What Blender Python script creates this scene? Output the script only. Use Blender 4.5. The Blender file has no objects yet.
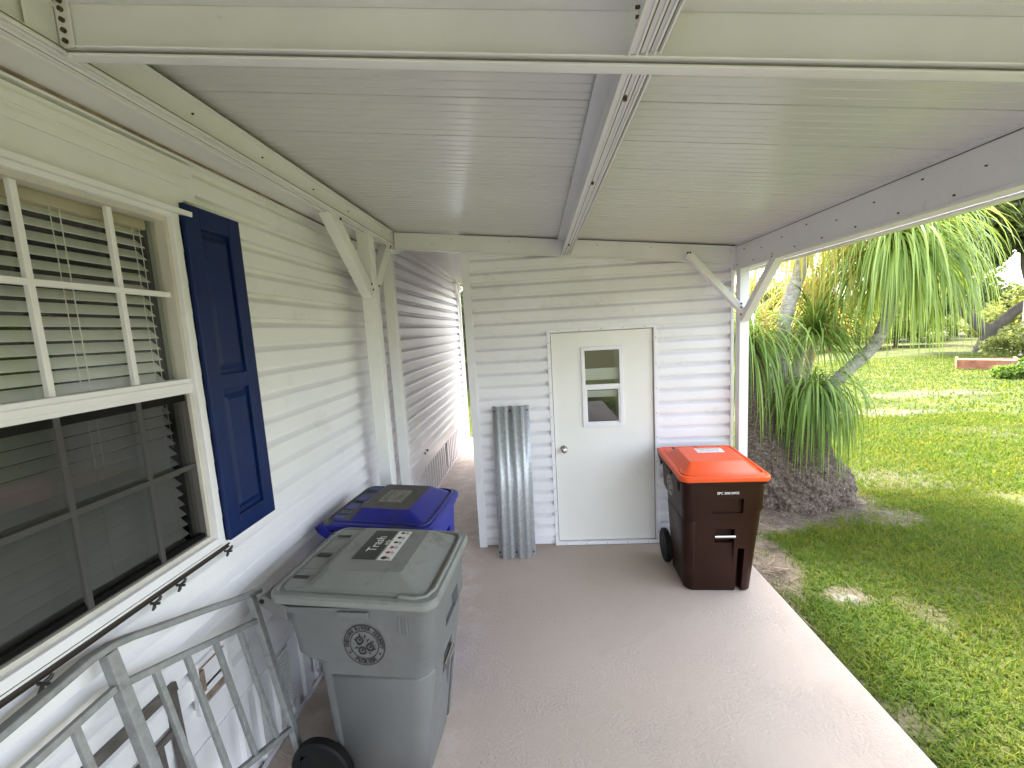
import bpy, bmesh, math, random
import numpy as np
from mathutils import Vector, Matrix, noise
random.seed(7); RNG = np.random.default_rng(7)
R = math.radians
S = bpy.context.scene
COL = S.collection

# ---------------------------------------------------------------- camera
cam = bpy.data.cameras.new('camera'); camo = bpy.data.objects.new('camera', cam); COL.objects.link(camo)
yaw, pit, rol = R(3.6416), R(7.0689), R(-3.2032)
F = Vector((-math.sin(yaw)*math.cos(pit), math.cos(yaw)*math.cos(pit), -math.sin(pit)))
rt = Vector((math.cos(yaw), math.sin(yaw), 0)); up = rt.cross(F)
r2 = rt*math.cos(rol)+up*math.sin(rol); u2 = -rt*math.sin(rol)+up*math.cos(rol)
M = Matrix((r2, u2, -F)).transposed().to_4x4(); M.translation = (0, 0, 2.05)
camo.matrix_world = M
cam.sensor_width = 36; cam.lens = 36*430.73/1024; cam.clip_start = .05; cam.clip_end = 500
S.camera = camo
# ---------------------------------------------------------------- light
SUN_EL, SUN_AZ = R(60), R(-4)          # azimuth from +Y, negative towards -X
w = bpy.data.worlds.new('World'); S.world = w; w.use_nodes = True
nt = w.node_tree; nt.nodes.clear()
sky = nt.nodes.new('ShaderNodeTexSky'); sky.sky_type = 'NISHITA'; sky.sun_disc = False
sky.sun_elevation = SUN_EL; sky.sun_rotation = SUN_AZ; sky.dust_density = 3.0; sky.air_density = 1.2
bg = nt.nodes.new('ShaderNodeBackground'); bg.inputs[1].default_value = .15
ou = nt.nodes.new('ShaderNodeOutputWorld')
hsv = nt.nodes.new('ShaderNodeHueSaturation'); hsv.inputs['Saturation'].default_value = .5
nt.links.new(sky.outputs[0], hsv.inputs['Color']); nt.links.new(hsv.outputs[0], bg.inputs[0]); nt.links.new(bg.outputs[0], ou.inputs[0])
sl = bpy.data.lights.new('sun', 'SUN'); sl.energy = 2.1; sl.angle = R(12); sl.color = (1, .95, .86)
so = bpy.data.objects.new('sun', sl); COL.objects.link(so)
sd = Vector((math.sin(SUN_AZ)*math.cos(SUN_EL), math.cos(SUN_AZ)*math.cos(SUN_EL), math.sin(SUN_EL)))
so.rotation_euler = sd.to_track_quat('Z', 'Y').to_euler()
S.view_settings.view_transform = 'Standard'; S.view_settings.look = 'None'
S.view_settings.exposure = 3.2; S.view_settings.gamma = 1
S.cycles.max_bounces = 10; S.cycles.diffuse_bounces = 6; S.cycles.transparent_max_bounces = 16

# ---------------------------------------------------------------- materials
def mat(name, col, rough=.5, metal=0, spec=.5, var=.0, vscale=3, bump=0, bscale=60, dirt=None, dscale=2.2, dlo=.55, dhi=.75,
        trans=0, alpha=1, stretch=(1, 1, 1), col2=None, coat=0, rvar=0):
    m = bpy.data.materials.new(name); m.use_nodes = True; n = m.node_tree; b = n.nodes['Principled BSDF']
    b.inputs['Roughness'].default_value = rough; b.inputs['Metallic'].default_value = metal
    b.inputs['Specular IOR Level'].default_value = spec; b.inputs['Coat Weight'].default_value = coat
    tc = n.nodes.new('ShaderNodeTexCoord'); mp = n.nodes.new('ShaderNodeMapping'); mp.inputs['Scale'].default_value = stretch
    n.links.new(tc.outputs['Object'], mp.inputs[0])
    def nz(scale, det=5, ro=.6):
        t = n.nodes.new('ShaderNodeTexNoise'); t.inputs['Scale'].default_value = scale; t.inputs['Detail'].default_value = det
        t.inputs['Roughness'].default_value = ro; n.links.new(mp.outputs[0], t.inputs['Vector']); return t
    c = (*col, 1)
    cur = None
    if var or col2:
        t = nz(vscale); rp = n.nodes.new('ShaderNodeValToRGB'); rp.color_ramp.elements[0].position = .3; rp.color_ramp.elements[1].position = .7
        a = tuple(x*(1-var) for x in col); e = col2 if col2 else tuple(min(1, x*(1+var)) for x in col)
        rp.color_ramp.elements[0].color = (*a, 1); rp.color_ramp.elements[1].color = (*e, 1)
        n.links.new(t.outputs[0], rp.inputs[0]); cur = rp.outputs[0]
    if dirt:
        t = nz(dscale, 8, .7); rp = n.nodes.new('ShaderNodeValToRGB'); rp.color_ramp.elements[0].position = dlo; rp.color_ramp.elements[1].position = dhi
        n.links.new(t.outputs[0], rp.inputs[0]); mx = n.nodes.new('ShaderNodeMix'); mx.data_type = 'RGBA'
        n.links.new(rp.outputs[0], mx.inputs[0])
        if cur: n.links.new(cur, mx.inputs[6])
        else: mx.inputs[6].default_value = c
        mx.inputs[7].default_value = (*dirt, 1); cur = mx.outputs[2]
    if cur: n.links.new(cur, b.inputs['Base Color'])
    else: b.inputs['Base Color'].default_value = c
    if rvar:
        t = nz(vscale*2); mr = n.nodes.new('ShaderNodeMapRange'); mr.inputs['To Min'].default_value = max(0, rough-rvar); mr.inputs['To Max'].default_value = min(1, rough+rvar)
        n.links.new(t.outputs[0], mr.inputs[0]); n.links.new(mr.outputs[0], b.inputs['Roughness'])
    if bump:
        t = nz(bscale, 4); bp = n.nodes.new('ShaderNodeBump'); bp.inputs['Strength'].default_value = bump; bp.inputs['Distance'].default_value = .01
        n.links.new(t.outputs[0], bp.inputs['Height']); n.links.new(bp.outputs[0], b.inputs['Normal'])
    if trans:
        tr = n.nodes.new('ShaderNodeBsdfTranslucent'); ms = n.nodes.new('ShaderNodeMixShader'); ms.inputs[0].default_value = trans
        if cur: n.links.new(cur, tr.inputs[0])
        else: tr.inputs[0].default_value = c
        n.links.new(b.outputs[0], ms.inputs[1]); n.links.new(tr.outputs[0], ms.inputs[2])
        n.links.new(ms.outputs[0], n.nodes['Material Output'].inputs[0])
    return m

def leaf_mat(name, c1, c2, trans=.45, rough=.45, spec=.35, patchy=False):
    """colour varies per leaf (island)"""
    m = bpy.data.materials.new(name); m.use_nodes = True; n = m.node_tree; b = n.nodes['Principled BSDF']
    g = n.nodes.new('ShaderNodeNewGeometry'); rp = n.nodes.new('ShaderNodeValToRGB')
    rp.color_ramp.elements[0].color = (*c1, 1); rp.color_ramp.elements[1].color = (*c2, 1)
    n.links.new(g.outputs['Random Per Island'], rp.inputs[0]); n.links.new(rp.outputs[0], b.inputs['Base Color'])
    b.inputs['Roughness'].default_value = rough; b.inputs['Specular IOR Level'].default_value = spec
    tr = n.nodes.new('ShaderNodeBsdfTranslucent'); ms = n.nodes.new('ShaderNodeMixShader'); ms.inputs[0].default_value = trans
    if patchy:
        tcx = n.nodes.new('ShaderNodeTexCoord'); nzx = n.nodes.new('ShaderNodeTexNoise'); nzx.inputs['Scale'].default_value = 1.1; nzx.inputs['Detail'].default_value = 6; nzx.inputs['Roughness'].default_value = .7
        n.links.new(tcx.outputs['Object'], nzx.inputs['Vector']); r9 = n.nodes.new('ShaderNodeValToRGB'); r9.color_ramp.elements[0].position = .35; r9.color_ramp.elements[1].position = .65
        r9.color_ramp.elements[0].color = (.62, .80, .9, 1); r9.color_ramp.elements[1].color = (1.0, .93, 1.0, 1); n.links.new(nzx.outputs[0], r9.inputs[0])
        mxx = n.nodes.new('ShaderNodeMix'); mxx.data_type = 'RGBA'; mxx.blend_type = 'MULTIPLY'; mxx.inputs[0].default_value = 1; n.links.new(rp.outputs[0], mxx.inputs[6]); n.links.new(r9.outputs[0], mxx.inputs[7])
        rp = mxx; n.links.new(mxx.outputs[2], b.inputs['Base Color'])
    src_ = rp.outputs[2] if patchy else rp.outputs[0]
    hs = n.nodes.new('ShaderNodeHueSaturation'); hs.inputs['Value'].default_value = 1.5; hs.inputs['Saturation'].default_value = 1.1; hs.inputs['Hue'].default_value = .48
    n.links.new(src_, hs.inputs['Color']); n.links.new(hs.outputs[0], tr.inputs[0])
    n.links.new(b.outputs[0], ms.inputs[1]); n.links.new(tr.outputs[0], ms.inputs[2]); n.links.new(ms.outputs[0], n.nodes['Material Output'].inputs[0])
    return m

def glass_mat(name, tint=(1, 1, 1), f0=.05, grz=.9):
    """single-sheet pane: clear transmission plus a mirror reflection that grows at grazing angles, same from both sides"""
    m = bpy.data.materials.new(name); m.use_nodes = True; n = m.node_tree; n.nodes.remove(n.nodes['Principled BSDF'])
    o = n.nodes['Material Output']; t = n.nodes.new('ShaderNodeBsdfTransparent'); t.inputs[0].default_value = (*tint, 1)
    g = n.nodes.new('ShaderNodeBsdfGlossy'); g.inputs['Roughness'].default_value = .01
    lw = n.nodes.new('ShaderNodeLayerWeight'); lw.inputs[0].default_value = .5
    pw = n.nodes.new('ShaderNodeMath'); pw.operation = 'POWER'; pw.inputs[1].default_value = 4.5; n.links.new(lw.outputs['Facing'], pw.inputs[0])
    mr = n.nodes.new('ShaderNodeMapRange'); mr.inputs['To Min'].default_value = f0; mr.inputs['To Max'].default_value = grz; n.links.new(pw.outputs[0], mr.inputs[0])
    ms = n.nodes.new('ShaderNodeMixShader'); n.links.new(mr.outputs[0], ms.inputs[0]); n.links.new(t.outputs[0], ms.inputs[1]); n.links.new(g.outputs[0], ms.inputs[2])
    n.links.new(ms.outputs[0], o.inputs[0]); return m

VINYL = mat('vinyl_white', (.79, .78, .81), .42, var=.05, vscale=1.3, bump=.12, bscale=45, dirt=(.52, .52, .48), dscale=3, dlo=.58, dhi=.95)
VINYL2 = mat('vinyl_white_shed', (.79, .775, .82), .45, var=.05, vscale=2, bump=.12, bscale=45, dirt=(.5, .49, .46), dscale=5, dlo=.58, dhi=.95)
ALU = mat('painted_aluminium_cream', (.75, .735, .76), .38, var=.05, vscale=2.5, dirt=(.38, .34, .28), dscale=14, dlo=.64, dhi=.85, bump=.05, bscale=20)
ALUW = mat('painted_aluminium_white', (.77, .765, .76), .38, var=.04, vscale=2.5, dirt=(.42, .39, .35), dscale=14, dlo=.66, dhi=.85)
CEIL = mat('roof_pan_paint', (.62, .615, .615), .20, var=.05, vscale=1.0, rvar=.03, dirt=(.42, .41, .38), dscale=2.2, dlo=.6, dhi=1.0, stretch=(.6, 1.6, 1), bump=.04, bscale=8)
TRIMW = mat('trim_white', (.78, .765, .81), .4, var=.04, vscale=6)
TRIMD = mat('trim_shadow_gap', (.09, .075, .06), .7)
RUSTY = mat('aged_sealant_brown', (.26, .19, .14), .8, var=.4, vscale=20)
BLUEP = mat('shutter_blue', (.003, .015, .085), .45, var=.15, vscale=8, spec=.3)
DOORM = mat('door_paint', (.77, .755, .73), .4, var=.03, vscale=2, dirt=(.6, .6, .56), dscale=3, dlo=.6, dhi=.95, bump=.04, bscale=25)
GLASS = glass_mat('clear_glass', (.9, .92, .91), .09)
SCREENM = glass_mat('insect_screen', (.43, .42, .43), .004, .03)
BLIND = mat('blind_slats', (.78, .78, .74), .45, var=.05, vscale=5)
BLINDH = mat('blind_valance_beige', (.50, .42, .30), .5, var=.1, vscale=6)
DARKIN = mat('dark_interior', (.03, .03, .03), .9)
SASHD = mat('sash_bronze', (.035, .033, .032), .5)
GALV = mat('galvanised_steel', (.55, .57, .60), .50, metal=.5, var=.16, vscale=40, dirt=(.3, .3, .32), dscale=9, dlo=.6, dhi=1.0, stretch=(1, 1, 1), bump=.06, bscale=50, rvar=.1)
RAILM = mat('raw_aluminium_rail', (.27, .272, .274), .55, metal=.35, var=.18, vscale=30, dirt=(.12, .12, .12), dscale=22, dlo=.55, dhi=.8, bump=.1, bscale=80)
GREYP = mat('bin_plastic_grey', (.135, .137, .139), .45, var=.06, vscale=5, bump=.14, bscale=130, dirt=(.1, .095, .085), dscale=5, dlo=.56, dhi=.9, rvar=.06)
GREYL = mat('bin_lid_grey', (.205, .21, .20), .40, var=.08, vscale=4, bump=.14, bscale=110, dirt=(.075, .068, .055), dscale=5.5, dlo=.54, dhi=.8, rvar=.1)
BLUEB = mat('bin_plastic_blue', (.006, .010, .26), .35, var=.1, vscale=5, bump=.08, bscale=110)
BLUEL = mat('bin_lid_blue_grimy', (.005, .009, .20), .34, dirt=(.04, .036, .04), dscale=3, dlo=.52, dhi=.75, bump=.1, bscale=80, rvar=.1)
GRIME = mat('grime_film', (.05, .046, .046), .5, var=.35, vscale=9)
BROWNB = mat('bin_plastic_brown', (.022, .0065, .0035), .42, spec=.2, var=.12, vscale=4, bump=.06, bscale=120, dirt=(.04, .022, .015), dscale=6, dlo=.62, dhi=1.0)
ORANGE = mat('bin_lid_orange', (.80, .085, .012), .36, var=.07, vscale=4, bump=.06, bscale=120, dirt=(.42, .06, .02), dscale=6, dlo=.58, dhi=.9, rvar=.08)
BLACK = mat('black_rubber', (.007, .007, .007), .6, spec=.2, var=.2, vscale=20)
BLACKP = mat('black_plastic', (.006, .006, .006), .5, spec=.25)
INK = mat('ink_black', (.012, .012, .014), .5)
WHT = mat('label_white', (.78, .76, .75), .5, dirt=(.45, .4, .38), dscale=25, dlo=.5, dhi=.8)
DECALD = mat('decal_dark', (.018, .02, .02), .4)
DECALG = mat('decal_worn', (.19, .175, .15), .6, var=.4, vscale=30)
RED = mat('icon_red', (.25, .02, .02), .5)
CHROME = mat('door_knob_metal', (.5, .48, .45), .22, metal=1)
SCREW = mat('rusty_screw', (.07, .035, .02), .6, var=.4, vscale=40)
SLOT = mat('moulded_slot_dark', (.03, .03, .03), .6)
FROST = mat('door_blind_pale', (.5, .52, .5), .5)
BARK = mat('palm_bark_grey', (.33, .30, .26), .85, var=.3, vscale=12, col2=(.46, .43, .38), bump=.7, bscale=28, dirt=(.12, .1, .08), dscale=9, dlo=.5, dhi=.7, stretch=(1, 1, 2.2))
CAUD = mat('palm_base_bark', (.04, .028, .02), .95, var=.45, vscale=38, col2=(.18, .13, .10), bump=1, bscale=55, dirt=(.50, .44, .40), dscale=48, dlo=.60, dhi=.655)
OAKB = mat('tree_bark', (.085, .07, .055), .95, var=.3, vscale=3, bump=.6, bscale=10)

# slab ----
def slab_mat():
    m = bpy.data.materials.new('painted_concrete'); m.use_nodes = True; n = m.node_tree; b = n.nodes['Principled BSDF']
    tc = n.nodes.new('ShaderNodeTexCoord')
    def nz(s, d=6, r=.6):
        t = n.nodes.new('ShaderNodeTexNoise'); t.inputs['Scale'].default_value = s; t.inputs['Detail'].default_value = d; t.inputs['Roughness'].default_value = r
        n.links.new(tc.outputs['Object'], t.inputs['Vector']); return t
    a = nz(1.1); rp = n.nodes.new('ShaderNodeValToRGB'); rp.color_ramp.elements[0].position = .3; rp.color_ramp.elements[1].position = .72
    rp.color_ramp.elements[0].color = (.43, .35, .29, 1); rp.color_ramp.elements[1].color = (.52, .43, .365, 1); n.links.new(a.outputs[0], rp.inputs[0])
    # mottled paler tone towards the alley side
    sx = n.nodes.new('ShaderNodeSeparateXYZ'); n.links.new(tc.outputs['Object'], sx.inputs[0])
    mr = n.nodes.new('ShaderNodeMapRange'); mr.inputs['From Min'].default_value = -.35; mr.inputs['From Max'].default_value = -.75; n.links.new(sx.outputs[0], mr.inputs[0])
    ma = n.nodes.new('ShaderNodeMath'); ma.operation = 'MULTIPLY'; bz = nz(7, 8, .75); r3 = n.nodes.new('ShaderNodeValToRGB'); r3.color_ramp.elements[0].position = .45; r3.color_ramp.elements[1].position = .62
    n.links.new(bz.outputs[0], r3.inputs[0]); n.links.new(r3.outputs[0], ma.inputs[0]); n.links.new(mr.outputs[0], ma.inputs[1])
    m2 = n.nodes.new('ShaderNodeMix'); m2.data_type = 'RGBA'; n.links.new(ma.outputs[0], m2.inputs[0]); n.links.new(rp.outputs[0], m2.inputs[6]); m2.inputs[7].default_value = (.56, .50, .46, 1)
    # small dark specks and stains
    s = nz(23, 3, .5); r4 = n.nodes.new('ShaderNodeValToRGB'); r4.color_ramp.elements[0].position = .74; r4.color_ramp.elements[1].position = .79; n.links.new(s.outputs[0], r4.inputs[0])
    m3 = n.nodes.new('ShaderNodeMix'); m3.data_type = 'RGBA'; n.links.new(r4.outputs[0], m3.inputs[0]); n.links.new(m2.outputs[2], m3.inputs[6]); m3.inputs[7].default_value = (.2, .16, .14, 1)
    n.links.new(m3.outputs[2], b.inputs['Base Color']); b.inputs['Roughness'].default_value = .62; b.inputs['Specular IOR Level'].default_value = .35
    c = nz(60, 6, .7); d = nz(2.2, 3); r5 = n.nodes.new('ShaderNodeValToRGB'); r5.color_ramp.elements[0].position = .4; r5.color_ramp.elements[1].position = .65
    n.links.new(d.outputs[0], r5.inputs[0]); mm = n.nodes.new('ShaderNodeMath'); mm.operation = 'MULTIPLY_ADD'; mm.inputs[1].default_value = .75; mm.inputs[2].default_value = .25; n.links.new(r5.outputs[0], mm.inputs[0])
    bp = n.nodes.new('ShaderNodeBump'); bp.inputs['Distance'].default_value = .012; n.links.new(mm.outputs[0], bp.inputs['Strength']); n.links.new(c.outputs[0], bp.inputs['Height']); n.links.new(bp.outputs[0], b.inputs['Normal'])
    return m
SLABM = slab_mat()

def patch(x, y):
    """bare-soil amount 0..1, shared by the ground colour and the grass density"""
    v = 0.
    def blob(cx, cy, rx, ry, s=1.):
        d = math.hypot((x-cx)/rx, (y-cy)/ry); return s*max(0, min(1, (1.25-d)*2.2))
    nn = noise.noise(Vector((x*1.7, y*1.7, 0)))*.5+noise.noise(Vector((x*5, y*5, 3)))*.35
    v = max(blob(1.88, 3.85, .26, .6), blob(2.15, 4.5, .6, .32), blob(3.5, 4.5, .4, .25, .7), blob(1.72, 2.9, .07, 1.3, .9), blob(2.24, 3.17, .17, .11, .8),
            blob(2.9, 5.05, .8, .68), blob(7.2, 9.3, .9, .4, .6), blob(9.6, 11.2, 1.5, .5, .6), blob(8.2, 7.6, 1.2, .4, .35), blob(3.0, 1.9, .15, .1, .5))
    v2 = max(0, noise.noise(Vector((x*.45+5, y*.45, 9)))*1.1-.33)*(1 if y > 5 else .6)
    v3 = max(0, noise.noise(Vector((x*2.1+5, y*2.1, 4)))*1.3-.5)
    return max(0, min(1, max(v, v2, v3)+nn*.55*(1 if max(v, v2, v3) > .05 else 0)))

# ---------------------------------------------------------------- helpers
def tag(o, label=None, cat=None, group=None, kind=None):
    if label: o['label'] = label
    if cat: o['category'] = cat
    if group: o['group'] = group
    if kind: o['kind'] = kind
    return o
def thing(name, label, cat, loc=(0, 0, 0), rz=0, group=None):
    o = bpy.data.objects.new(name, None); o.empty_display_size = .1; COL.objects.link(o); o.location = loc; o.rotation_euler = (0, 0, rz)
    return tag(o, label, cat, group)
class MB:
    def __init__(s): s.v = []; s.f = []; s.m = []
    def add(s, v, f, mi=0):
        b = len(s.v); s.v += [tuple(p) for p in v]; s.f += [tuple(i+b for i in q) for q in f]; s.m += [mi]*len(f); return s
    def box(s, x0, x1, y0, y1, z0, z1, mi=0, T=None):
        v = [(x, y, z) for x in (x0, x1) for y in (y0, y1) for z in (z0, z1)]
        if T: v = [T @ Vector(p) for p in v]
        return s.add(v, [(0, 1, 3, 2), (4, 6, 7, 5), (0, 4, 5, 1), (2, 3, 7, 6), (0, 2, 6, 4), (1, 5, 7, 3)], mi)
    def bar(s, a, b, w, h, upv=(0, 0, 1), mi=0):
        a = Vector(a); b = Vector(b); d = (b-a).normalized(); sd_ = d.cross(Vector(upv)).normalized(); u = sd_.cross(d)
        v = [p+sd_*(i*w/2)+u*(j*h/2) for p in (a, b) for i, j in ((-1, -1), (1, -1), (1, 1), (-1, 1))]
        return s.add(v, [(0, 1, 2, 3), (7, 6, 5, 4), (0, 4, 5, 1), (1, 5, 6, 2), (2, 6, 7, 3), (3, 7, 4, 0)], mi)
    def tube(s, pts, rad, n=10, mi=0, cap=True):
        pts = [Vector(p) for p in pts]; rad = rad if isinstance(rad, (list, tuple)) else [rad]*len(pts); rings = []; b = len(s.v)
        prev = None
        for i, p in enumerate(pts):
            t = (pts[min(i+1, len(pts)-1)]-pts[max(i-1, 0)]).normalized()
            if prev is None: a = t.orthogonal().normalized()
            else: a = (prev-t*prev.dot(t)).normalized()
            prev = a; c = t.cross(a)
            s.v += [tuple(p+(a*math.cos(2*math.pi*k/n)+c*math.sin(2*math.pi*k/n))*rad[i]) for k in range(n)]
        for i in range(len(pts)-1):
            for k in range(n): s.f.append((b+i*n+k, b+i*n+(k+1) % n, b+(i+1)*n+(k+1) % n, b+(i+1)*n+k)); s.m.append(mi)
        if cap:
            s.f.append(tuple(b+k for k in range(n))[::-1]); s.f.append(tuple(b+(len(pts)-1)*n+k for k in range(n))); s.m += [mi, mi]
        return s
    def loft(s, rings, mi=0, cap0=True, cap1=True):
        b = len(s.v); n = len(rings[0])
        for r in rings: s.v += [tuple(p) for p in r]
        for i in range(len(rings)-1):
            for k in range(n): s.f.append((b+i*n+k, b+i*n+(k+1) % n, b+(i+1)*n+(k+1) % n, b+(i+1)*n+k)); s.m.append(mi)
        if cap0: s.f.append(tuple(b+k for k in range(n))[::-1]); s.m.append(mi)
        if cap1: s.f.append(tuple(b+(len(rings)-1)*n+k for k in range(n))); s.m.append(mi)
        return s
    def extrude_profile(s, prof, y0, y1, axis='Y', mi=0, closed=False):
        """prof = list of 2D (p,z); axis Y: (p,y,z); axis X: (x,p,z)"""
        b = len(s.v); n = len(prof)
        for t in (y0, y1):
            for p, z in prof: s.v.append((p, t, z) if axis == 'Y' else (t, p, z))
        for k in range(n if closed else n-1):
            s.f.append((b+k, b+(k+1) % n, b+n+(k+1) % n, b+n+k)); s.m.append(mi)
        if closed: s.f.append(tuple(b+k for k in range(n))[::-1]); s.f.append(tuple(b+n+k for k in range(n))); s.m += [mi, mi]
        return s
    def build(s, name, mats, parent=None, smooth=0, bevel=0, seg=2):
        me = bpy.data.meshes.new(name); me.from_pydata(s.v, [], s.f)
        for m in (mats if isinstance(mats, (list, tuple)) else [mats]): me.materials.append(m)
        me.polygons.foreach_set('material_index', s.m)
        bm = bmesh.new(); bm.from_mesh(me); bmesh.ops.recalc_face_normals(bm, faces=bm.faces); bm.to_mesh(me); bm.free()
        o = bpy.data.objects.new(name, me); COL.objects.link(o)
        if parent: o.parent = parent
        if bevel:
            q = o.modifiers.new('bevel', 'BEVEL'); q.width = bevel; q.segments = seg; q.limit_method = 'ANGLE'; q.angle_limit = R(35)
        if smooth:
            me.polygons.foreach_set('use_smooth', [True]*len(me.polygons)); me.update()
            try: me.set_sharp_from_angle(angle=R(smooth))
            except Exception: pass
        return o
def build_each(mb, name, m, parent=None, **k):
    """every separate piece collected in mb becomes an object of its own"""
    par = list(range(len(mb.v)))
    def find(i):
        while par[i] != i: par[i] = par[par[i]]; i = par[i]
        return i
    for f in mb.f:
        for q in f[1:]: par[find(q)] = find(f[0])
    groups = {}
    for fi, f in enumerate(mb.f): groups.setdefault(find(f[0]), []).append(fi)
    out = []
    for fs in groups.values():
        ids = sorted({i for fi in fs for i in mb.f[fi]}); mp = {a: b for b, a in enumerate(ids)}; q = MB()
        q.v = [mb.v[i] for i in ids]; q.f = [tuple(mp[i] for i in mb.f[fi]) for fi in fs]; q.m = [mb.m[fi] for fi in fs]
        out.append(q.build(name, m, parent, **k))
    return out
def rr(hw, yf, yb, r, z, n=6, rb=None):
    """rounded rectangle ring x in +-hw, y from yf (front, negative) to yb"""
    rb = r if rb is None else rb; P = []
    for cx, cy, a0, q in ((hw-rb, yb-rb, 0, rb), (-hw+rb, yb-rb, 90, rb), (-hw+r, yf+r, 180, r), (hw-r, yf+r, 270, r)):
        for k in range(n+1):
            a = R(a0+90*k/n); P.append(Vector((cx+q*math.cos(a), cy+q*math.sin(a), z)))
    return P
def apply_mods(o):
    dg = bpy.context.evaluated_depsgraph_get(); me = bpy.data.meshes.new_from_object(o.evaluated_get(dg)); o.modifiers.clear(); old = o.data; o.data = me; bpy.data.meshes.remove(old)
def carve(o, cutters):
    for c in cutters:
        q = o.modifiers.new('cut', 'BOOLEAN'); q.operation = 'DIFFERENCE'; q.object = c; q.solver = 'EXACT'
    bpy.context.view_layer.update(); apply_mods(o)
    for c in cutters: me = c.data; bpy.data.objects.remove(c); bpy.data.meshes.remove(me)
_tc = {}
def text_geo(t, size):
    k = (t, size)
    if k in _tc: return _tc[k]
    cu = bpy.data.curves.new('t', 'FONT'); cu.body = t; cu.size = size; cu.align_x = 'CENTER'; cu.align_y = 'CENTER'; cu.resolution_u = 2; cu.offset = size*.035 if len(t) == 1 else size*.012
    o = bpy.data.objects.new('t', cu); COL.objects.link(o); bpy.context.view_layer.update()
    me = bpy.data.meshes.new_from_object(o.evaluated_get(bpy.context.evaluated_depsgraph_get()))
    g = ([v.co.copy() for v in me.vertices], [tuple(p.vertices) for p in me.polygons]); bpy.data.objects.remove(o); bpy.data.curves.remove(cu); bpy.data.meshes.remove(me)
    _tc[k] = g; return g
def ring2d(mb, ro, ri, z=0, n=40, mi=0):
    v = [(r*math.cos(2*math.pi*k/n), r*math.sin(2*math.pi*k/n), z) for r in (ro, ri) for k in range(n)]
    mb.add(v, [(k, (k+1) % n, n+(k+1) % n, n+k) for k in range(n)], mi)
def disc2d(mb, r, cx, cy, z=0, n=16, mi=0, sx=1, sy=1):
    mb.add([(cx+sx*r*math.cos(2*math.pi*k/n), cy+sy*r*math.sin(2*math.pi*k/n), z) for k in range(n)], [tuple(range(n))], mi)
def seal_mb(r):
    mb = MB(); ring2d(mb, r, r*.955); ring2d(mb, r*.70, r*.665)
    def arc(t, a0, a1, rad, flip, size):
        n = len(t)
        for i, ch in enumerate(t):
            if ch == ' ': continue
            a = R(a0+(a1-a0)*i/(n-1)); v, f = text_geo(ch, size); rot = Matrix.Rotation(a-math.pi/2 if not flip else a+math.pi/2, 4, 'Z')
            mb.add([rot @ p+Vector((rad*math.cos(a), rad*math.sin(a), 0)) for p in v], f)
    arc('INDIAN RIVER COUNTY', 186, -6, r*.825, False, r*.25)
    arc('FLORIDA', 238, 302, r*.825, True, r*.27)
    disc2d(mb, r*.05, r*.82*math.cos(R(209)), r*.82*math.sin(R(209))); disc2d(mb, r*.05, r*.82*math.cos(R(-29)), r*.82*math.sin(R(-29)))
    for cx, cy in ((-.2, .22), (.28, -.1), (-.12, -.28)):      # three round fruit with leaves
        b = len(mb.v); ring2d(mb, r*.2, r*.13, n=20)
        for i in range(b, len(mb.v)): x, y, z = mb.v[i]; mb.v[i] = (x+cx*r, y+cy*r, z)
        disc2d(mb, r*.06, (cx+.02)*r, (cy+.03)*r)
    for a, d in ((80, .42), (20, .4), (150, .45), (200, .42), (-60, .45), (-20, .5), (110, .5), (50, .3), (-45, .3), (175, .25)):
        c = Vector((d*r*math.cos(R(a)), d*r*math.sin(R(a)), 0)); t = Vector((math.cos(R(a)), math.sin(R(a)), 0)); s_ = Vector((-t.y, t.x, 0))
        mb.add([c-t*r*.13, c+s_*r*.035, c+t*r*.13, c-s_*r*.035], [(0, 1, 2, 3)])
    return mb
def place(o, loc, mat3, parent):
    """put a flat mesh: mat3 columns = local x,y,z directions in parent space"""
    m = Matrix(mat3).transposed().to_4x4(); m.translation = loc; o.parent = parent; o.matrix_local = m

# ================================================================ SETTING
def np_mesh(name, verts, faces, mats, parent=None, smooth=False):
    verts = np.asarray(verts, np.float32); faces = np.asarray(faces, np.int32); me = bpy.data.meshes.new(name)
    nf, k = faces.shape; me.vertices.add(len(verts)); me.vertices.foreach_set('co', verts.ravel()); me.loops.add(nf*k); me.loops.foreach_set('vertex_index', faces.ravel())
    me.polygons.add(nf); me.polygons.foreach_set('loop_start', np.arange(0, nf*k, k, dtype=np.int32)); me.polygons.foreach_set('loop_total', np.full(nf, k, np.int32))
    if smooth: me.polygons.foreach_set('use_smooth', np.ones(nf, bool))
    me.update(calc_edges=True)
    for m in mats: me.materials.append(m)
    o = bpy.data.objects.new(name, me); COL.objects.link(o)
    if parent: o.parent = parent
    return o
GZ = -.09
def gheight(x, y):
    return GZ+.03*noise.noise(Vector((x*.6, y*.6, 0)))+.012*noise.noise(Vector((x*3, y*3, 5)))-.0*max(0, x)
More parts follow.
